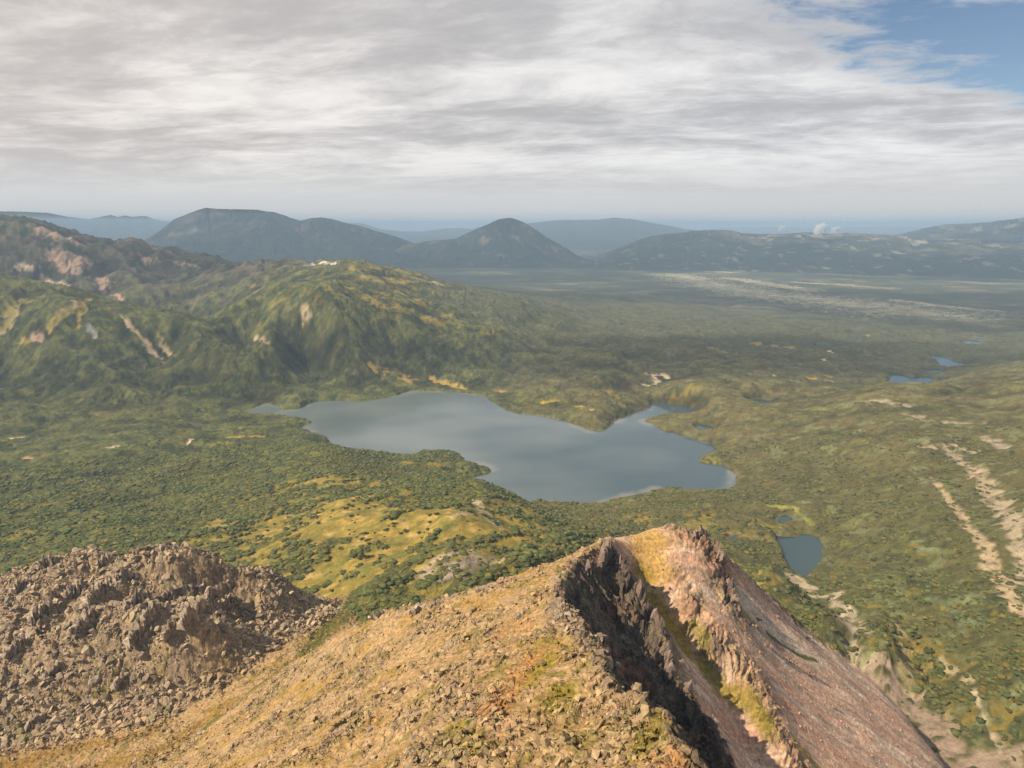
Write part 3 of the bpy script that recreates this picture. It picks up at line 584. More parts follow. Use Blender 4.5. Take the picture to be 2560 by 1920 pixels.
# ------------------------------------------------------------------ join massif and ground
fr = (np.arctan2(HX, HY)-AZ[0])/dA; fl = np.interp(np.log(HR), LR, np.arange(NR))
i0 = np.clip(fl.astype(int), 0, NR-2); j0 = np.clip(fr.astype(int), 0, NA-2); fi = np.clip(fl-i0, 0, 1); fj = np.clip(fr-j0, 0, 1)
GH = (Gd[i0,j0]*(1-fi)+Gd[i0+1,j0]*fi)*(1-fj)+(Gd[i0,j0+1]*(1-fi)+Gd[i0+1,j0+1]*fi)*fj
if True:
    GH = np.where(HR < 235, -50, GH)
near = TD > GH-1.5
cell = near[:-1,:-1] & near[1:,:-1] & near[:-1,1:] & near[1:,1:]
kcell = inkn[:-1,:-1] > .5
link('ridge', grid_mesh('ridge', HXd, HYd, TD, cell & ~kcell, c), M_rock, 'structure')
link('rocky_hill', grid_mesh('rocky_hill', HXd, HYd, TD, cell & kcell, c), M_rock, 'structure')
# ground, with the hills as bodies of their own
hillm = ((azg < -3+3*n400) & (RR > 1950) & (RR < 5600) & (G > 35+12*n120))
mtn = hillm & (rng_ > .3)
hc = hillm[:-1,:-1]; mc = mtn[:-1,:-1]
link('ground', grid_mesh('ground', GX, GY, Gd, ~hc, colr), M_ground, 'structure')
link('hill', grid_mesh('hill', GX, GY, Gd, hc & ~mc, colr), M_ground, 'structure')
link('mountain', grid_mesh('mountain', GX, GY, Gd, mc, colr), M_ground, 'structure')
log('land meshes')

# ------------------------------------------------------------------ water
m, nt, b = nodes_mat('lake_water'); at = nt.nodes.new('ShaderNodeAttribute'); at.attribute_name = 'col'; nt.links.new(at.outputs['Color'], b.inputs['Base Color'])
b.inputs['Roughness'].default_value = .12; b.inputs['IOR'].default_value = 1.33
tc = nt.nodes.new('ShaderNodeTexCoord'); nz = nt.nodes.new('ShaderNodeTexNoise'); nz.inputs['Scale'].default_value = .35; nz.inputs['Detail'].default_value = 4; nt.links.new(tc.outputs['Object'], nz.inputs['Vector'])
bp = nt.nodes.new('ShaderNodeBump'); bp.inputs['Strength'].default_value = .25; bp.inputs['Distance'].default_value = .3; nt.links.new(nz.outputs['Fac'], bp.inputs['Height']); nt.links.new(bp.outputs[0], b.inputs['Normal'])
M_water = m
for sd, z, nm in water:
    k = sd < 7; kc = k[:-1,:-1] | k[1:,:-1] | k[:-1,1:] | k[1:,1:]
    if not kc.any(): continue
    wc = np.zeros(G.shape+(3,))+np.array((.042, .070, .086))
    if nm == 'lake':
        wc = lerp3(wc, (.140, .166, .168), np.clip(sstep(11, -9, azg)*.8+.55*fbm(GX/340, GY/240, 251, 3), 0, 1))  # soft cloud reflections and the brighter left side painted into the water colour
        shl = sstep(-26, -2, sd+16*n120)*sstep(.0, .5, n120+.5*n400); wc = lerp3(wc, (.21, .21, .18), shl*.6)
    else: wc = wc*.5+np.array((0., .012, .014))
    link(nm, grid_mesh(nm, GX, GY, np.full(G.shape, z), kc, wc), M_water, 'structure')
log('water meshes')

# ------------------------------------------------------------------ far mountains
def far_mountain(name, sky, D, foot, base, col1, col2, seed, waves=(1000, 520), patch=None, power=1.25, back=1.0, scars=(), rough=1.0):
    xs = np.array([p[0] for p in sky], float); ys = np.array([p[1] for p in sky], float)
    n = max(160, int((xs[-1]-xs[0])*1.15)); m = 150
    px = np.linspace(xs[0], xs[-1], n); py = np.interp(px, xs, ys)
    k = np.ones(5)/5; pys = np.convolve(np.pad(py, 2, mode='edge'), k, 'valid')
    pts = np.array([PD(a, b, D) for a, b in zip(px, pys)]); a = np.arctan2(pts[:,0], pts[:,1]); zc = np.maximum(pts[:,2], base-30)
    jag = (noise(px/9., px*0, seed+3)*4+noise(px/3.5, px*0, seed+4)*2.)*(D/10000)*rough
    t = np.concatenate([np.linspace(0, 1, m), np.linspace(1.02, 1.6, 18)])
    r = foot+(D-foot)*t
    A, R = np.meshgrid(a, r); Tt = np.broadcast_to(t[:,None], A.shape); ZC = np.broadcast_to(zc[None], A.shape)
    X = R*np.sin(A); Y = R*np.cos(A)
    prof = np.where(Tt <= 1, np.clip(Tt, 0, 1)**power, np.clip(1-(Tt-1)*1.8*back, -1, 1))
    Z = base+(ZC-base)*prof+jag[None]*sstep(.82, 1., Tt)*sstep(30, 120, ZC-base)
    def gf(Z):
        g1 = np.gradient(Z, axis=0)/np.gradient(r)[:,None]; g2 = np.gradient(Z, axis=1)/(R*np.gradient(a)[None])
        return g1*np.sin(A)+g2*np.cos(A), g1*np.cos(A)-g2*np.sin(A)
    msk = sstep(1.0, .86, Tt)*sstep(0, .15, Tt)*sstep(0, 200, ZC-base)
    Z = erode(Z, X, Y, gf, waves, .13, msk, seed)
    Z = Z+msk*(fbm(X/700, Y/700, seed+50, 4)*40+ridged(X/480, Y/480, seed+60, 5)*44-22)
    n1 = fbm(X/600, Y/600, seed+70, 4); n2 = fbm(X/150, Y/220, seed+71, 3)
    cc = np.zeros(X.shape+(3,))+np.array(col1); cc = lerp3(cc, col2, sstep(-.05, .5, n1)*sstep(.25, .8, Tt)); cc = lerp3(cc, (.16, .14, .115), sstep(.25, .6, n2+.25*n1)*sstep(.4, .9, Tt)*.6)
    for x0, t0, w, h, cl_ in scars:
        qx = np.interp(x0, px, a); cc = lerp3(cc, cl_, np.clip(1.3*np.exp(-((A-qx)/(w/880))**2-((Tt-t0)/h)**2)-.35+.7*n2, 0, 1))
    cc *= (1+.15*n2)[..., None]
    link(name, grid_mesh(name, X, Y, Z, np.ones((len(t)-1, n-1), bool), np.clip(cc, .008, .6)), M_far, 'structure')
shaded_slope = (.028, .035, .030)  # cloud shadow on the far slopes put into a darker albedo
far_mountain('mountain', [(150,318),(175,300),(200,285),(215,272),(228,267),(240,262),(255,257.5),(270,259),(300,259.5),(318,260),(330,262),(340,263),(350,266),(360,270),(372,273.5),(385,270.5),(396,269.5),(410,271),(420,274),(432,277),(446,280),(465,286),(490,293),(520,304),(560,318),(600,330)], 11500, 8900, -30, shaded_slope, (.062, .056, .046), 700, scars=[(290,.8,40,.05,(.12,.10,.08)),(372,.85,12,.1,(.14,.10,.085)),(250,.7,20,.06,(.10,.085,.07))])
far_mountain('mountain', [(440,330),(480,314),(500,305),(530,299),(552,297),(565,296),(575,291),(590,284),(606,277.5),(615,273),(622,271),(629,270),(637,271),(648,275),(663,284),(680,296),(700,308),(716,317),(740,326),(760,331)], 10300, 8800, -30, shaded_slope, (.066, .058, .046), 720, scars=[(600,.75,9,.1,(.16,.12,.09)),(640,.65,10,.06,(.13,.11,.09)),(622,.35,7,.06,(.13,.12,.09))])
far_mountain('mountain', [(630,283),(653,277),(690,273),(740,272.5),(760,270),(783,271.5),(807,276),(830,280),(850,284),(880,288)], 22000, 15000, -30, (.03, .036, .032), (.045, .045, .04), 740, waves=(1600, 800), rough=.5)
far_mountain('mountain', [(740,318),(760,310),(778,303),(795,296),(812,292),(826,290),(838,289),(850,288),(858,286),(880,285),(905,285.5),(920,289),(940,290),(960,290.5),(985,289),(1003,288),(1030,290),(1050,289),(1075,290),(1098,291),(1115,293),(1130,295.5),(1160,296),(1200,295.5),(1230,298),(1269,300),(1330,304)], 11800, 8600, -30, (.032, .040, .030), (.07, .064, .05), 760, power=1.05, scars=[(1010,.93,14,.04,(.24,.19,.15)),(958,.93,7,.05,(.22,.18,.15)),(1050,.96,30,.03,(.22,.18,.15)),(1120,.9,10,.04,(.26,.22,.18)),(1140,.88,9,.05,(.28,.25,.2)),(1180,.97,40,.03,(.19,.17,.12)),(990,.84,5,.05,(.2,.17,.14)),(1220,.85,50,.02,(.16,.14,.11)),(1050,.6,30,.03,(.12,.13,.07)),(1150,.6,20,.02,(.14,.12,.07))])
far_mountain('mountain', [(1105,292),(1117,290),(1145,283),(1172,278),(1202,277),(1225,275.5),(1239,273.5),(1269,270),(1300,264),(1360,262)], 16000, 11500, -20, (.035, .04, .034), (.075, .068, .055), 780, waves=(1300, 640), scars=[(1215,.85,9,.05,(.2,.17,.14)),(1235,.7,7,.05,(.18,.15,.13)),(1255,.8,12,.06,(.17,.14,.12))])
far_mountain('mountain', [(-60,262),(0,262),(30,262.5),(60,264),(80,268),(110,272),(128,268),(137,266.5),(146,269),(155,267),(164,269),(172,268),(180,267.5),(192,272),(212,275),(240,281),(300,288)], 28000, 17000, -30, (.03, .036, .032), (.045, .045, .04), 800, waves=(1800, 900), rough=.4)
far_mountain('mountain', [(400,290),(434,276),(450,277),(471,284),(500,287),(522,287),(545,284),(555,283),(573,282.5),(586,284),(595,281),(605,283),(640,290)], 26000, 18000, -30, (.03, .036, .032), (.045, .045, .04), 820, waves=(1600, 800), rough=.4)
far_mountain('mountain', [(880,283),(930,281.5),(1000,282),(1100,281),(1180,282),(1269,281),(1330,281)], 45000, 30000, -30, (.03, .036, .032), (.04, .042, .04), 840, waves=(2500,), rough=.25)
log('far mountains')

# ------------------------------------------------------------------ loose rock and shrubs
rng = random.Random(7); npr = np.random.default_rng(11)
def hull_rock(seed, pts=18, flat=.75):
    r = random.Random(seed); bm = bmesh.new(); sx, sy = r.uniform(.8, 1.25), r.uniform(.7, 1.0)
    for k in range(pts):
        v = Vector((r.gauss(0,1), r.gauss(0,1), r.gauss(0,1))).normalized()*r.uniform(.42, .56)
        bm.verts.new((v.x*sx, v.y*sy, v.z*flat))
    h = bmesh.ops.convex_hull(bm, input=bm.verts)
    bmesh.ops.delete(bm, geom=[v for v in bm.verts if not v.link_faces], context='VERTS')
    return bm
m, nt, b = nodes_mat('boulder_stone'); N = nt.nodes.new; L = nt.links.new
tc = N('ShaderNodeTexCoord'); oi = N('ShaderNodeObjectInfo'); nz = N('ShaderNodeTexNoise'); nz.inputs['Scale'].default_value = 2.5; nz.inputs['Detail'].default_value = 6; L(tc.outputs['Object'], nz.inputs['Vector'])
cr = N('ShaderNodeValToRGB'); cr.color_ramp.elements[0].position = .32; cr.color_ramp.elements[0].color = (.17, .13, .10, 1); cr.color_ramp.elements[1].position = .7; cr.color_ramp.elements[1].color = (.36, .275, .19, 1); L(nz.outputs['Fac'], cr.inputs[0])
mr = N('ShaderNodeMapRange'); mr.inputs[3].default_value = .75; mr.inputs[4].default_value = 1.2; L(oi.outputs['Random'], mr.inputs[0])
mx = N('ShaderNodeMix'); mx.data_type = 'RGBA'; mx.blend_type = 'MULTIPLY'; mx.inputs[0].default_value = 1; L(cr.outputs[0], mx.inputs[6]); L(mr.outputs[0], mx.inputs[7]); L(mx.outputs[2], b.inputs['Base Color']); b.inputs['Roughness'].default_value = .95
bp = N('ShaderNodeBump'); bp.inputs['Distance'].default_value = .15; bp.inputs['Strength'].default_value = .7; L(nz.outputs['Fac'], bp.inputs['Height']); L(bp.outputs[0], b.inputs['Normal'])
M_boulder = m
rocks = []
for k in range(12):
    bm = hull_rock(100+k, 14+k % 4*4); bmesh.ops.subdivide_edges(bm, edges=[e for e in bm.edges if e.calc_length() > .3], cuts=1, use_grid_fill=False)
    for v in bm.verts: v.co *= 1+.10*rng.uniform(-1, 1)
    bmesh.ops.triangulate(bm, faces=bm.faces)
    me = bpy.data.meshes.new('boulder'); bm.to_mesh(me); bm.free(); me.materials.append(M_boulder); rocks.append(me)
# visibility of massif grid cells from the viewpoint side: pick spots that face the view
fv = (-hx > -.95).ravel()
flat_i = np.nonzero(near.ravel() & fv & (np.abs(np.degrees(np.arctan2(HX, HY))).ravel() < 40.4) & (HR*np.ones_like(HX)).ravel().__gt__(95))[0]
def choose(w, n):
    p = w.ravel()[flat_i]*(HR**1.2*np.ones_like(HX)).ravel()[flat_i]; p = p/p.sum()
    return flat_i[npr.choice(len(flat_i), n, replace=False, p=p)]
def boulders(w, n, smin, smax, label, group, tall=(.7, 1.15), sink=.12):
    for q in choose(w, n):
        s = smin+(smax-smin)*rng.random()**2.2
        o = link('boulder', rocks[rng.randrange(12)], None); o['label'] = label; o['category'] = 'boulder'; o['group'] = group
        o.location = (HXd.ravel()[q], HYd.ravel()[q], TD.ravel()[q]+sink*s); o.rotation_euler = (rng.uniform(-.5, .5), rng.uniform(-.5, .5), rng.uniform(0, 6.3)); o.scale = (s, s*rng.uniform(.75, 1.1), s*rng.uniform(*tall))
boulders(inkn*(kn_sd < -12)*(.15+sstep(.35, .75, bt)**2*sstep(-.2, .5, m30)), 110, 3.0, 10., 'big angular brown block jutting from the jumbled rocky hill at left', 'blocks on the rocky hill', (.7, 1.3), -.16)
boulders(np.exp(-(kn_sd/16)**2)*(HY < 560), 45, 1.6, 4.5, 'pale angular boulder in the rubble apron at the foot of the rocky hill', 'boulders at the foot of the rocky hill')
boulders(west*(rocky > .5)*(HY > 130)*sstep(.0, .5, m12), 60, 1.2, 4.2, 'sunlit tan boulder on the broad western slope of the foreground ridge', 'boulders on the sunlit ridge slope')
boulders(np.exp(-(dA_/3.5)**2)*(HY < 320)*(HY > 105), 20, 2.0, 5.0, 'jagged block standing on the crest edge above the dark cleft', 'blocks along the crest edge', (.9, 1.7), -.1)
sh_d, sh_s = line_d(HX, HY, ln(PL([(640,717,333),(600,728,328),(560,735,321),(480,752,308),(450,768,292),(420,785,268)])))
boulders(np.exp(-(sh_d/5.)**2), 30, 1.8, 6.0, 'dark jagged rock on the left shoulder of the foreground ridge', 'rocks along the ridge shoulder', (.8, 1.5), -.1)
boulders(east_side*np.exp(-((HX-78)/10)**2-((HY-352)/9)**2), 12, 1.2, 2.6, 'pale block on the small grassy terrace below the ridge summit', 'blocks on the summit terrace')
boulders(east_side*np.exp(-dD/5.)*(TD > 240), 16, 1.5, 4.0, 'reddish block on the middle rib between the two scree chutes', 'blocks on the middle rib', (.8, 1.5), -.1)
# fractured outcrops: bundles of upright slabs leaning together
M_crag = land_mat('fractured_rock', .45, .42, .5, 1.4, detail=9)
def crag(name, x, y, length, thick, tall, yaw, lean, seed, tint, **props):
    r = random.Random(seed); bm = bmesh.new(); lay = bm.verts.layers.float_color.new('col'); n = max(6, int(length/1.6))
    i_ = int(np.clip(np.searchsorted(l2, math.log(math.hypot(x, y))), 0, len(l2)-1)); j_ = int(np.clip(np.searchsorted(A2z, math.atan2(x, y)), 0, NA2-1)); z0 = float(TD[i_, j_])
    for k in range(n):
        t = (k+.5)/n*2-1; h = tall*(.35+.65*(1-abs(t)**1.6))*r.uniform(.55, 1.1); w = length/n*r.uniform(1.2, 2.6); d = thick*r.uniform(.5, 1.0); sub = bmesh.new()
        for q in range(13):
            zz_ = r.uniform(-.45, 1); tp = 1-.55*max(zz_, 0)**1.5
            sub.verts.new((t*length/2+r.uniform(-.5, .5)*w*tp, r.uniform(-.5, .5)*d*tp+r.uniform(-.12, .12)*thick, zz_*h))
        bmesh.ops.convex_hull(sub, input=sub.verts); bmesh.ops.delete(sub, geom=[v for v in sub.verts if not v.link_faces], context='VERTS')
        bmesh.ops.subdivide_edges(sub, edges=[e for e in sub.edges if e.calc_length() > 2.2], cuts=1); bmesh.ops.triangulate(sub, faces=sub.faces)
        tn = r.uniform(.7, 1.25); vm = {}
        for v in sub.verts:
            nv = bm.verts.new(v.co+Vector((r.uniform(-.16, .16), r.uniform(-.16, .16), r.uniform(-.16, .16)))*thick*.35+Vector((0, lean*v.co.z, 0))); nv[lay] = (tint[0]*tn, tint[1]*tn, tint[2]*tn, 1); vm[v] = nv
        for f in sub.faces:
            try: bm.faces.new([vm[v] for v in f.verts])
            except ValueError: pass
        sub.free()
    me = bpy.data.meshes.new(name); bm.to_mesh(me); bm.free()
    o = link(name, me, M_crag, **props); o.location = (x, y, z0-.5); o.rotation_euler = (0, 0, yaw); return o
for k, (px, py, z, ln_, th_, ta_, yw, lab) in enumerate([
    (749,684,338, 17, 7, 18, 1.1, 'tallest dark rock fin at the head of the cleft, left of the grassy summit bowl'),
    (730,700,338, 12, 5, 9, 1.0, 'short reddish fin leaning on the left side of the tallest rock fin'),
    (768,715,325, 13, 5, 10, 2.1, 'dark fin stepping down just below the tallest rock fin'),
    (792,742,319, 16, 6, 13, 2.0, 'brown fin beside the grass tongue halfway down the broken rib'),
    (814,775,312, 13, 5, 10, 1.8, 'sharp fin whose shadow falls on the olive grass of the couloir'),
    (826,822,304, 18, 7, 13, 1.6, 'broad reddish fin standing in the middle of the shadowed cleft'),
    (852,866,299, 13, 5, 9, 1.4, 'low jagged fin near the lower end of the broken rib'),
    (884,904,298, 14, 5, 9, 1.5, 'lowest rock fin of the broken rib beside the shaded scree'),
    (692,738,358, 12, 6, 8, 1.9, 'grey slab tower at the bend of the crest above the cleft'),
    (866,655,327, 14, 6, 8, .6, 'brown fin on the right shoulder of the summit'),
    (888,682,316, 15, 6, 9, 2.0, 'rusty fin on the rocky rib right of the summit'),
    (904,725,301, 16, 7, 11, 1.8, 'tall grey brown fin ending the rocky rib above the pale scree')]):
    x, y, _ = P(px, py, z); crag('rock_fin', x, y, ln_, th_, ta_, yw, -.1, 60+k, (.20, .145, .115) if k < 8 else (.27, .195, .145), label=lab, category='rock fin')
for k, (px, py, z, ln_, th_, ta_, yw) in enumerate([(238,752,243,26,10,20,1.2),(226,728,248,20,9,14,1.3),(206,703,256,22,9,12,.9),(168,738,244,24,9,17,1.1),(150,706,254,20,8,11,.7),(122,738,244,24,9,16,1.3),(92,716,250,18,8,11,.9),(62,704,249,18,8,10,.7),(104,782,230,22,9,14,1.2),(56,762,234,24,9,16,1.2),(30,738,238,18,8,12,1.0),(172,792,226,20,8,14,1.2),(214,806,216,18,7,12,1.3),(256,716,246,24,9,14,1.4),(276,694,252,18,8,10,1.0),(134,686,258,16,7,9,.5),(70,830,216,16,7,10,1.1),(150,838,212,15,7,9,1.2),(20,806,224,18,8,13,1.1),(190,762,238,18,8,12,1.1),(40,880,206,13,6,8,1.2),(265,745,228,14,6,10,1.2),(205,676,262,12,6,7,.3)]):
    x, y, _ = P(px, py, z); crag('rock_crag', x, y, ln_, th_, ta_, yw, -.15, 90+k, (.35, .28, .21), label='fractured brown crag of upright slabs rising from the rocky hill at left', category='crag', group='crags of the rocky hill')
for k, (px, py, z, ln_, th_, ta_, yw) in enumerate([(735,775,370,11,5,3.4,.5),(705,760,367,10,5,3.0,1.1),(718,742,362,9,4,3.4,.9),(742,812,379,8,4,2.6,.8),(520,748,316,12,5,4.5,.4),(545,742,319,10,4,4.0,.2),(470,768,300,11,5,4.5,.6),(600,735,328,9,4,3.0,.2),(650,770,349,9,4,2.4,.7),(560,800,338,9,4,2.6,.9),(480,830,332,8,4,2.8,.8),(420,850,300,9,4,3.2,.8),(590,870,376,6,3,1.9,.6),(520,900,370,6,3,2.0,.9),(380,900,312,8,4,2.8,.9),(700,900,398,4,2,1.3,.5)]):
    x, y, _ = P(px, py, z); crag('rock_crag', x, y, ln_, th_, ta_, yw, -.1, 130+k, (.30, .235, .17), label='low grey brown outcrop breaking through the sunlit slope of the foreground ridge', category='crag', group='low outcrops on the ridge slope')
for k, (px, py, z, ln_, th_, ta_, yw) in enumerate([(928,778,277,9,3,2.6,-.3),(946,800,266,11,4,2.8,-.4),(975,822,248,12,4,3.0,-.3),(1004,840,233,9,3,2.2,-.4),(962,742,276,9,3,2.6,.2),(1000,782,246,8,3,2.0,.3),(938,760,279,7,3,2.4,0.),(1030,880,222,7,3,1.8,-.5)]):
    x, y, _ = P(px, py, z); crag('rock_crag', x, y, ln_, th_, ta_, yw, -.1, 160+k, (.24, .17, .135), label='low dark rock ledge poking out of the pale pink scree right of the ridge', category='crag', group='rock ledges in the scree')
log('boulders')
# scree: nobody could count it
protos = []
for k in range(6):
    bm = hull_rock(300+k, 9); bmesh.ops.triangulate(bm, faces=bm.faces); bm.verts.index_update()
    protos.append((np.array([v.co[:] for v in bm.verts]), np.array([[v.index for v in f.verts] for f in bm.faces]))); bm.free()
def scree(name, w, n, smin, smax, tint):
    q = choose(w, n); V = []; Fc = []; Cc = []; off = 0
    per = npr.integers(0, 6, n); s = np.minimum(smin*(1-npr.random(n)*.985)**(-1/1.9), smax)*1.0; th = npr.random(n)*6.28; tl = (npr.random((n, 2))-.5)*1.2
    for k in range(6):
        i = np.nonzero(per == k)[0]; pv, pf = protos[k]
        ct_, st_ = np.cos(th[i])[:,None], np.sin(th[i])[:,None]
        x, y, z = pv[:,0][None], pv[:,1][None], pv[:,2][None]
        z2 = z+tl[i,0][:,None]*x+tl[i,1][:,None]*y
        X = (x*ct_-y*st_)*s[i][:,None]+HX.ravel()[q[i]][:,None]; Y = (x*st_+y*ct_)*s[i][:,None]+HY.ravel()[q[i]][:,None]; Z = z2*s[i][:,None]+TD.ravel()[q[i]][:,None]+.1*s[i][:,None]
        V.append(np.stack([X, Y, Z], -1).reshape(-1, 3)); Fc.append((pf[None]+(np.arange(len(i))*len(pv))[:,None,None]+off).reshape(-1, 3)); off += len(i)*len(pv)
        base = c.reshape(-1, 3)[q[i]]*.55+np.array(tint)*.45; base = base*(.65+.6*npr.random((len(i), 1))); Cc.append(np.repeat(base, len(pv), 0))
    V = np.concatenate(V); Fc = np.concatenate(Fc); Cc = np.concatenate(Cc)
    me = bpy.data.meshes.new(name); me.vertices.add(len(V)); me.vertices.foreach_set('co', V.astype(F4).ravel()); me.loops.add(len(Fc)*3); me.loops.foreach_set('vertex_index', Fc.astype(np.int32).ravel())
    me.polygons.add(len(Fc)); me.polygons.foreach_set('loop_start', (np.arange(len(Fc))*3).astype(np.int32)); me.polygons.foreach_set('use_smooth', np.zeros(len(Fc), bool)); me.update(calc_edges=True)
    at = me.attributes.new('col', 'FLOAT_COLOR', 'POINT'); cc = np.ones((len(V), 4), F4); cc[:,:3] = Cc; at.data.foreach_set('color', cc.ravel())
    return link(name, me, M_stone, 'stuff')
scree('rubble', inkn*(.35+.65*sstep(-50, -5, kn_sd))+np.exp(-(kn_sd/14)**2)*.6*sstep(13, 3, kn_sd), 30000, .95, 7.0, (.37, .295, .22))
scree('rubble', west*rocky*(.12+sstep(-.05, .45, m12+.5*m30)**2), 42000, .42, 3.4, (.40, .29, .175))
scree('scree', es+.4*east_side*rib, 9000, .25, 1.8, (.28, .21, .175))
log('scree')
# shrubs
m, nt, b = nodes_mat('shrub_leaves'); N = nt.nodes.new; L = nt.links.new
at = N('ShaderNodeAttribute'); at.attribute_name = 'col'; oi = N('ShaderNodeObjectInfo'); mr = N('ShaderNodeMapRange'); mr.inputs[3].default_value = .7; mr.inputs[4].default_value = 1.35; L(oi.outputs['Random'], mr.inputs[0])
mx = N('ShaderNodeMix'); mx.data_type = 'RGBA'; mx.blend_type = 'MULTIPLY'; mx.inputs[0].default_value = 1; L(at.outputs['Color'], mx.inputs[6]); L(mr.outputs[0], mx.inputs[7]); L(mx.outputs[2], b.inputs['Base Color']); b.inputs['Roughness'].default_value = .8; b.inputs['Specular IOR Level'].default_value = .15
M_leaf = m
m, nt, b = nodes_mat('shrub_stem'); b.inputs['Base Color'].default_value = (.09, .065, .045, 1); b.inputs['Roughness'].default_value = .9; M_stem = m
def shrub_meshes(seed):
    g = np.random.default_rng(seed); lumps = [(g.uniform(-.32,.32), g.uniform(-.32,.32), g.uniform(.12,.3), g.uniform(.2,.34)) for _ in range(6)]
    V = []; Cc = []
    for k in range(520):
        lx, ly, lz, lr_ = lumps[g.integers(6)]; d = g.normal(size=3); d /= np.linalg.norm(d); d[2] = abs(d[2])*.9-.15
        p = np.array((lx, ly, lz))+d*lr_*g.uniform(.75, 1.08)*np.array((1, 1, .85)); p[2] = max(p[2], .02)
        a = g.normal(size=3); a /= np.linalg.norm(a); bb = np.cross(a, d+g.normal(size=3)*.4); bb /= np.linalg.norm(bb)+1e-6; s = g.uniform(.035, .07)
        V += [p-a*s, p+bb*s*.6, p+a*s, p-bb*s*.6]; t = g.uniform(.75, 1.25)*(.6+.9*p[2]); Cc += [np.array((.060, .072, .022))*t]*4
    V = np.array(V); n = len(V)//4; F = np.arange(n*4).reshape(n, 4)
    me = bpy.data.meshes.new('foliage'); me.from_pydata(V.tolist(), [], F.tolist()); at = me.attributes.new('col', 'FLOAT_COLOR', 'POINT'); cc = np.ones((len(V), 4), F4); cc[:,:3] = np.array(Cc); at.data.foreach_set('color', cc.ravel()); me.materials.append(M_leaf)
    bm = bmesh.new()
    for lx, ly, lz, lr_ in lumps:
        a = Vector((0, 0, -.05)); bvec = Vector((lx, ly, lz+lr_*.3)); dv = bvec-a
        mt = Matrix.Translation((a+bvec)/2) @ dv.to_track_quat('Z', 'Y').to_matrix().to_4x4(); bmesh.ops.create_cone(bm, segments=5, radius1=.03, radius2=.012, depth=dv.length, matrix=mt)
    st = bpy.data.meshes.new('stem'); bm.to_mesh(st); bm.free(); st.materials.append(M_stem)
    return me, st
SH = [shrub_meshes(900+k) for k in range(5)]
wz = (-gy > -.6)
gflat = np.nonzero((wz & (RR > 480) & (RR < 1150) & (dry > .9) & (np.abs(azg) < 36)).ravel())[0]
occ = np.zeros(G.shape, bool)
# keep only ground that a sight line from the viewpoint reaches (over the massif too)
elev = (Gd+2-CAMZ)/RR; hz = np.maximum.accumulate(elev, axis=0); vis = elev >= hz-1e-4
eN = np.where(near, (TD-CAMZ)/HR, -9).max(0); eNi = np.interp(AZ, A2z, eN); vis &= (elev > eNi[None]-.03) 
def shrubs(w, n, smin, smax, label, group):
    p = (w*vis*RR**1.3).ravel()[gflat]; p = p/p.sum()
    for q in gflat[npr.choice(len(gflat), n, replace=False, p=p)]:
        r = link('shrub', None, None); r['label'] = label; r['category'] = 'shrub'; r['group'] = group
        s = rng.uniform(smin, smax); r.location = (GX.ravel()[q], GY.ravel()[q], Gd.ravel()[q]-.1); r.rotation_euler = (0, 0, rng.uniform(0, 6.3)); r.scale = (s*rng.uniform(.9, 1.4), s, s*rng.uniform(.6, .9))
        f, st = SH[rng.randrange(5)]; link('foliage', f, None, parent=r); link('stem', st, None, parent=r)
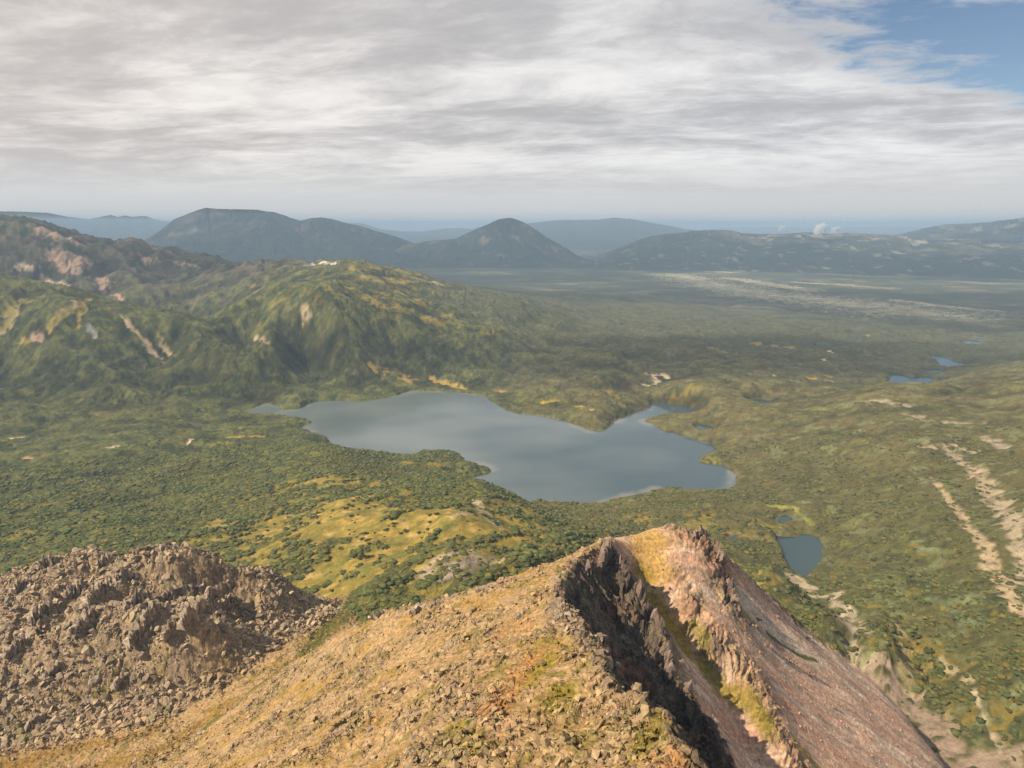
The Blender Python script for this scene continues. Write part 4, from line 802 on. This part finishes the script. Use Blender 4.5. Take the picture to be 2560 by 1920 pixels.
def thicket(n, w, smin, smax):
    bm = bmesh.new(); bmesh.ops.create_icosphere(bm, subdivisions=2, radius=1); bmesh.ops.delete(bm, geom=[v for v in bm.verts if v.co.z < -.25], context='VERTS')
    bm.verts.index_update(); base = np.array([v.co[:] for v in bm.verts]); pf = np.array([[v.index for v in f.verts] for f in bm.faces]); bm.free()
    p = w.ravel(); ok = np.nonzero(p > 0)[0]; p = p[ok]/p[ok].sum(); q = ok[npr.choice(len(ok), n, replace=False, p=p)]
    V = []; Fc = []; Cc = []; off = 0
    for k in range(7):
        i = np.arange(k, n, 7); m_ = len(i); g = np.random.default_rng(50+k)
        rad = 1+.30*g.normal(size=len(base)).clip(-1.3, 1.3); pv = base*rad[:,None]
        s = (smin+(smax-smin)*npr.random(m_)**2)[:,None]; th = npr.random(m_)*6.28; ct_, st_ = np.cos(th)[:,None], np.sin(th)[:,None]; el = npr.uniform(.8, 1.5, (m_, 1))
        x = pv[:,0][None]*el; y = pv[:,1][None]; z = pv[:,2][None]*npr.uniform(.24, .55, (m_, 1)); qi = q[i]
        V.append(np.stack([(x*ct_-y*st_)*s+GX.ravel()[qi][:,None], (x*st_+y*ct_)*s+GY.ravel()[qi][:,None], z*s+Gd.ravel()[qi][:,None]+.15*s], -1).reshape(-1, 3))
        Fc.append((pf[None]+(np.arange(m_)*len(base))[:,None,None]+off).reshape(-1, 3)); off += m_*len(base)
        cb = colr.reshape(-1, 3)[qi]*.62+np.array((.052, .060, .019))*.66; cb = cb*(.8+.4*sstep(-.4, .4, n45.reshape(-1)[qi]))[:, None]; cb = np.where(cb[:,:1] > .10, np.array((.080, .084, .027)), cb)*(.72+.75*npr.random((m_, 1)))
        hue = npr.random((m_, 1)); cb = cb*np.where(hue > .82, np.array((1.35, 1.05, .8)), np.where(hue < .15, np.array((.8, .95, 1.0)), 1.0))
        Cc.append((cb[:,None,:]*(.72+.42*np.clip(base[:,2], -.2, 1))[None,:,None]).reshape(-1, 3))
    V = np.concatenate(V); Fc = np.concatenate(Fc); Cc = np.concatenate(Cc)
    me = bpy.data.meshes.new('shrub_thicket'); me.vertices.add(len(V)); me.vertices.foreach_set('co', V.astype(F4).ravel()); me.loops.add(len(Fc)*3); me.loops.foreach_set('vertex_index', Fc.astype(np.int32).ravel())
    me.polygons.add(len(Fc)); me.polygons.foreach_set('loop_start', (np.arange(len(Fc))*3).astype(np.int32)); me.update(calc_edges=True)
    at = me.attributes.new('col', 'FLOAT_COLOR', 'POINT'); cc = np.ones((len(V), 4), F4); cc[:,:3] = Cc; at.data.foreach_set('color', cc.ravel())
    link('shrub_thicket', me, M_ground, 'stuff')
edge = sstep(.04, .2, cover+.12*n6)*(1-.0*shrub)
bare = sstep(.155, .105, colr.max(-1)/1.42)
pat = sstep(-.25, .3, fbm(GX/70, GY/70, 271, 3))
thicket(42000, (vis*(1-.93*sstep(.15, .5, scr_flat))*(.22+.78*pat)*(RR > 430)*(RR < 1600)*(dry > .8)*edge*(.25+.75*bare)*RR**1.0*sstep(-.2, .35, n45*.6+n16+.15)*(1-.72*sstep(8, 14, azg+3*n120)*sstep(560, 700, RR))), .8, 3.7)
log('thicket')
shrubs((yellow > .3)*(1-shrub)*(azg < 6)*sstep(.0, .4, n45+.5*n16)**2, 110, 2.0, 8.0, 'dark green dwarf shrub standing in the yellow grass of the golden spur', 'shrubs on the golden spur')
shrubs((azg > 15)*(.05+(1-shrub))*sstep(.0, .4, n45+.5*n16)**2*(bare > .3), 70, 2.0, 5.5, 'dark green dwarf shrub on the valley side right of the scree', 'shrubs in the right hand valley')
log('shrubs')

# ------------------------------------------------------------------ steam plumes of the far hot springs
m = bpy.data.materials.new('steam'); m.use_nodes = True; nt = m.node_tree; nt.nodes.remove(nt.nodes['Principled BSDF']); vs = nt.nodes.new('ShaderNodeVolumeScatter')
vs.inputs['Color'].default_value = (1, 1, 1, 1); vs.inputs['Density'].default_value = .022; nt.links.new(vs.outputs[0], nt.nodes['Material Output'].inputs['Volume']); M_steam = m
def plume(px, py, D, wpx, hpx, label, seed, lean=.5):
    r = random.Random(seed); bm = bmesh.new(); base = Vector(PD(px, py, D)); k_ = D/880
    for k in range(16):
        f = (k+.5)/16; s = (.18+.42*math.sin(math.pi*min(f*.75+.12, 1)))*wpx*k_*.62
        p = base+Vector(((f*lean+r.uniform(-.22,.22)*f)*wpx*k_, r.uniform(-.3,.3)*wpx*k_, f*hpx*k_))
        bmesh.ops.create_icosphere(bm, subdivisions=3, radius=s, matrix=Matrix.Translation(p))
    for v in bm.verts:
        q = (v.co-base)/(k_*2.2); d = float(noise(np.array([q.x]), np.array([q.z+q.y*.6]), seed)[0]); e = float(noise(np.array([q.x*2.3]), np.array([q.z*2.3+q.y]), seed+4)[0])
        v.co += (v.co-base).normalized()*(d*1.5+e*.8)*k_*1.5
    for f in bm.faces: f.smooth = True
    me = bpy.data.meshes.new('steam_plume'); bm.to_mesh(me); bm.free(); link('steam_plume', me, M_steam, label=label, category='steam')
plume(1012, 289, 11000, 13, 8, 'largest white steam puff rising above the pale ridge at the right horizon', 31)
plume(1032, 287.5, 11200, 8, 4, 'small flat steam puff just right of the largest one', 32)
plume(966, 286, 14000, 7, 4, 'thin faint steam puff left of the large one on the horizon', 33)
log('steam')

# ------------------------------------------------------------------ sun, sky, air, camera
sd_ = Vector((.86, .44, -.94)).normalized()
sun = bpy.data.lights.new('sun', 'SUN'); sun.energy = 6.9; sun.angle = math.radians(.6); sun.color = (1, .865, .67)
so = bpy.data.objects.new('sun', sun); COL.objects.link(so); so.rotation_euler = sd_.to_track_quat('-Z', 'Y').to_euler()
w = bpy.data.worlds.new('World'); SC.world = w; w.use_nodes = True; nt = w.node_tree; N = nt.nodes.new; L = nt.links.new
bg = nt.nodes['Background']; out = nt.nodes['World Output']
def M(op, a, b=None, c_=None, clamp=False):
    n = N('ShaderNodeMath'); n.operation = op; n.use_clamp = clamp
    for i, v in enumerate((a, b, c_)):
        if v is None: continue
        if isinstance(v, (int, float)): n.inputs[i].default_value = v
        else: L(v, n.inputs[i])
    return n.outputs[0]
def XYZ(x, y, z=0):
    n = N('ShaderNodeCombineXYZ')
    for i, v in enumerate((x, y, z)):
        if isinstance(v, (int, float)): n.inputs[i].default_value = v
        else: L(v, n.inputs[i])
    return n.outputs[0]
def NZ(vec, scale, detail, rough, dist=0):
    n = N('ShaderNodeTexNoise'); n.inputs['Scale'].default_value = scale; n.inputs['Detail'].default_value = detail; n.inputs['Roughness'].default_value = rough; n.inputs['Distortion'].default_value = dist; L(vec, n.inputs['Vector']); return n.outputs['Fac']
def MR(v, a, b, c_=0., d=1., smooth=True):
    n = N('ShaderNodeMapRange'); n.interpolation_type = 'SMOOTHSTEP' if smooth else 'LINEAR'
    for i, q in enumerate((a, b, c_, d)): n.inputs[i+1].default_value = q
    L(v, n.inputs[0]); return n.outputs[0]
def MIXC(f, a, b):
    n = N('ShaderNodeMix'); n.data_type = 'RGBA'
    if isinstance(f, (int, float)): n.inputs[0].default_value = f
    else: L(f, n.inputs[0])
    for i, v in ((6, a), (7, b)):
        if isinstance(v, tuple): n.inputs[i].default_value = v+(1,)
        else: L(v, n.inputs[i])
    return n.outputs[2]
sky = N('ShaderNodeTexSky'); sky.sky_type = 'NISHITA'; sky.sun_disc = False; sky.sun_elevation = math.asin(-sd_.z); sky.sun_rotation = math.atan2(-sd_.x, -sd_.y); sky.altitude = 800; sky.dust_density = .5; sky.ozone_density = 1.6
tc = N('ShaderNodeTexCoord'); sp = N('ShaderNodeSeparateXYZ'); L(tc.outputs['Generated'], sp.inputs[0]); dx, dy, dz = sp.outputs
zz = M('ADD', M('MAXIMUM', dz, 0.), .12); cx_ = M('DIVIDE', dx, zz); cy_ = M('DIVIDE', dy, zz)
warp = NZ(XYZ(M('MULTIPLY', cx_, .35), M('MULTIPLY', cy_, .6)), 1., 3, .5)
cyw = M('ADD', cy_, M('MULTIPLY', M('SUBTRACT', warp, .5), 1.1)); cyw = M('ADD', cyw, M('MULTIPLY', cx_, .12))
n_big = NZ(XYZ(M('MULTIPLY', cx_, .5), M('MULTIPLY', cyw, .95), 3.3), 1., 5, .55, .2)
n_str = NZ(XYZ(M('MULTIPLY', cx_, 1.35), M('MULTIPLY', cyw, 2.1), 7.1), 1., 9, .62, .15)
n_fin = NZ(XYZ(M('MULTIPLY', cx_, 4.2), M('MULTIPLY', cyw, 6.), 1.7), 1., 8, .64, .3)
dens = M('ADD', M('ADD', M('MULTIPLY', n_big, .46), M('MULTIPLY', n_str, .34)), M('MULTIPLY', n_fin, .24))
shade = MR(dens, .41, .64)
cool = MIXC(shade, (.48, .485, .51), (.90, .89, .885)); warm = MIXC(shade, (.56, .515, .495), (.97, .91, .855))
az_n = MR(M('DIVIDE', dx, M('MAXIMUM', dy, .05)), -.75, .45)
cloud = MIXC(az_n, warm, cool)
cloud = MIXC(MR(dz, .10, .02), cloud, (.68, .67, .66))                      # thin veil toward the horizon
cloud = MIXC(MR(dz, .30, .55), cloud, MIXC(shade, (.10, .11, .135), (.19, .195, .215)))        # unseen sky overhead darkened to cut ambient light and deepen shadows
hole = M('ADD', M('POWER', M('DIVIDE', M('SUBTRACT', cx_, 2.25), 1.35), 2.), M('POWER', M('DIVIDE', M('SUBTRACT', M('SUBTRACT', cy_, M('MULTIPLY', cx_, .28)), 2.22), .45), 2.))
hole = M('ADD', hole, M('MULTIPLY', M('SUBTRACT', n_str, .5), -3.6)); hole = M('ADD', hole, M('MULTIPLY', M('SUBTRACT', n_fin, .5), -3.0))
cover_ = M('MULTIPLY', MR(hole, .35, 1.55), MR(dy, -.35, .15))                # broken cloud; unseen sky behind the viewpoint opened to light the haze
bg.inputs['Strength'].default_value = .085; L(sky.outputs[0], bg.inputs['Color'])
bg2 = N('ShaderNodeBackground'); bg2.inputs['Strength'].default_value = 1.0; L(cloud, bg2.inputs['Color'])
ms = N('ShaderNodeMixShader'); L(cover_, ms.inputs[0]); L(bg.outputs[0], ms.inputs[1]); L(bg2.outputs[0], ms.inputs[2]); L(ms.outputs[0], out.inputs['Surface'])
# unseen cloud sheet added above the view to shade the hills and far mountains
me = bpy.data.meshes.new('unseen_cloud_layer'); me.from_pydata([(-16000, -5000, 4500), (9000, -5000, 4500), (9000, 10500, 4500), (-16000, 10500, 4500)], [], [(0, 1, 2, 3)])
m = bpy.data.materials.new('cloud'); m.use_nodes = True; nt = m.node_tree; nt.nodes.remove(nt.nodes['Principled BSDF']); N = nt.nodes.new; L = nt.links.new
tc = N('ShaderNodeTexCoord'); sp = N('ShaderNodeSeparateXYZ'); L(tc.outputs['Object'], sp.inputs[0]); px_, py_, pz_ = sp.outputs
nn = NZ(XYZ(M('MULTIPLY', px_, 1/2600.), M('MULTIPLY', py_, 1/1700.), 4.2), 1., 5, .55)
ux = M('ADD', px_, 3750.); uy = M('ADD', py_, 1910.)                                  # gap shaped to keep sun on the foreground and the golden spur
rr_ = M('SQRT', M('ADD', M('POWER', ux, 2.), M('POWER', uy, 2.)))
fd = M('ADD', MR(rr_, 1300., 2600., -.25, 0.), MR(uy, 4200., 7000., 0., .13))
vx = M('SUBTRACT', px_, 950.); vy = M('SUBTRACT', py_, 8300.)                           # and a second gap that keeps the steam sunlit
fd = M('ADD', fd, MR(M('SQRT', M('ADD', M('POWER', vx, 2.), M('POWER', vy, 2.))), 700., 2200., -.25, 0.))
al = M('MULTIPLY', MR(M('ADD', nn, fd), .47, .60), .66)
tr = N('ShaderNodeBsdfTransparent'); df = N('ShaderNodeBsdfTranslucent'); df.inputs['Color'].default_value = (.8, .8, .8, 1); mxs = N('ShaderNodeMixShader'); L(al, mxs.inputs[0]); L(tr.outputs[0], mxs.inputs[1]); L(df.outputs[0], mxs.inputs[2]); L(mxs.outputs[0], nt.nodes['Material Output'].inputs['Surface'])
link('unseen_cloud_layer', me, m, 'structure')
# hazy air
me = bpy.data.meshes.new('sky'); bm = bmesh.new(); bmesh.ops.create_cube(bm, size=1, matrix=Matrix.Translation((0, 30000, 300)) @ Matrix.Diagonal((130000, 90000, 680, 1))); bm.to_mesh(me); bm.free()
m = bpy.data.materials.new('hazy_air'); m.use_nodes = True; nt = m.node_tree; nt.nodes.remove(nt.nodes['Principled BSDF']); vs = nt.nodes.new('ShaderNodeVolumeScatter')
va = nt.nodes.new('ShaderNodeVolumeAbsorption'); ad = nt.nodes.new('ShaderNodeAddShader')
for n in (vs, va): n.inputs['Color'].default_value = (.50, .70, .95, 1); n.inputs['Density'].default_value = 6.2e-5
nt.links.new(vs.outputs[0], ad.inputs[0]); nt.links.new(va.outputs[0], ad.inputs[1]); nt.links.new(ad.outputs[0], nt.nodes['Material Output'].inputs['Volume'])
m.cycles.volume_sampling = 'DISTANCE'
link('sky', me, m, 'structure')
cam = bpy.data.cameras.new('camera'); cam.lens = 36*880/1269; cam.clip_end = 300000; cam.clip_start = 1
co = bpy.data.objects.new('camera', cam); COL.objects.link(co); co.location = (0, 0, CAMZ); co.rotation_euler = (math.pi/2-TH, 0, 0); SC.camera = co
SC.view_settings.view_transform = 'Standard'; SC.view_settings.look = 'None'; SC.view_settings.exposure = 0
SC.cycles.use_denoising = True; SC.cycles.denoising_prefilter = 'NONE'; SC.cycles.denoising_input_passes = 'RGB_ALBEDO_NORMAL'
SC.cycles.volume_bounces = 1; SC.cycles.max_bounces = 4; SC.cycles.diffuse_bounces = 2
log('done')
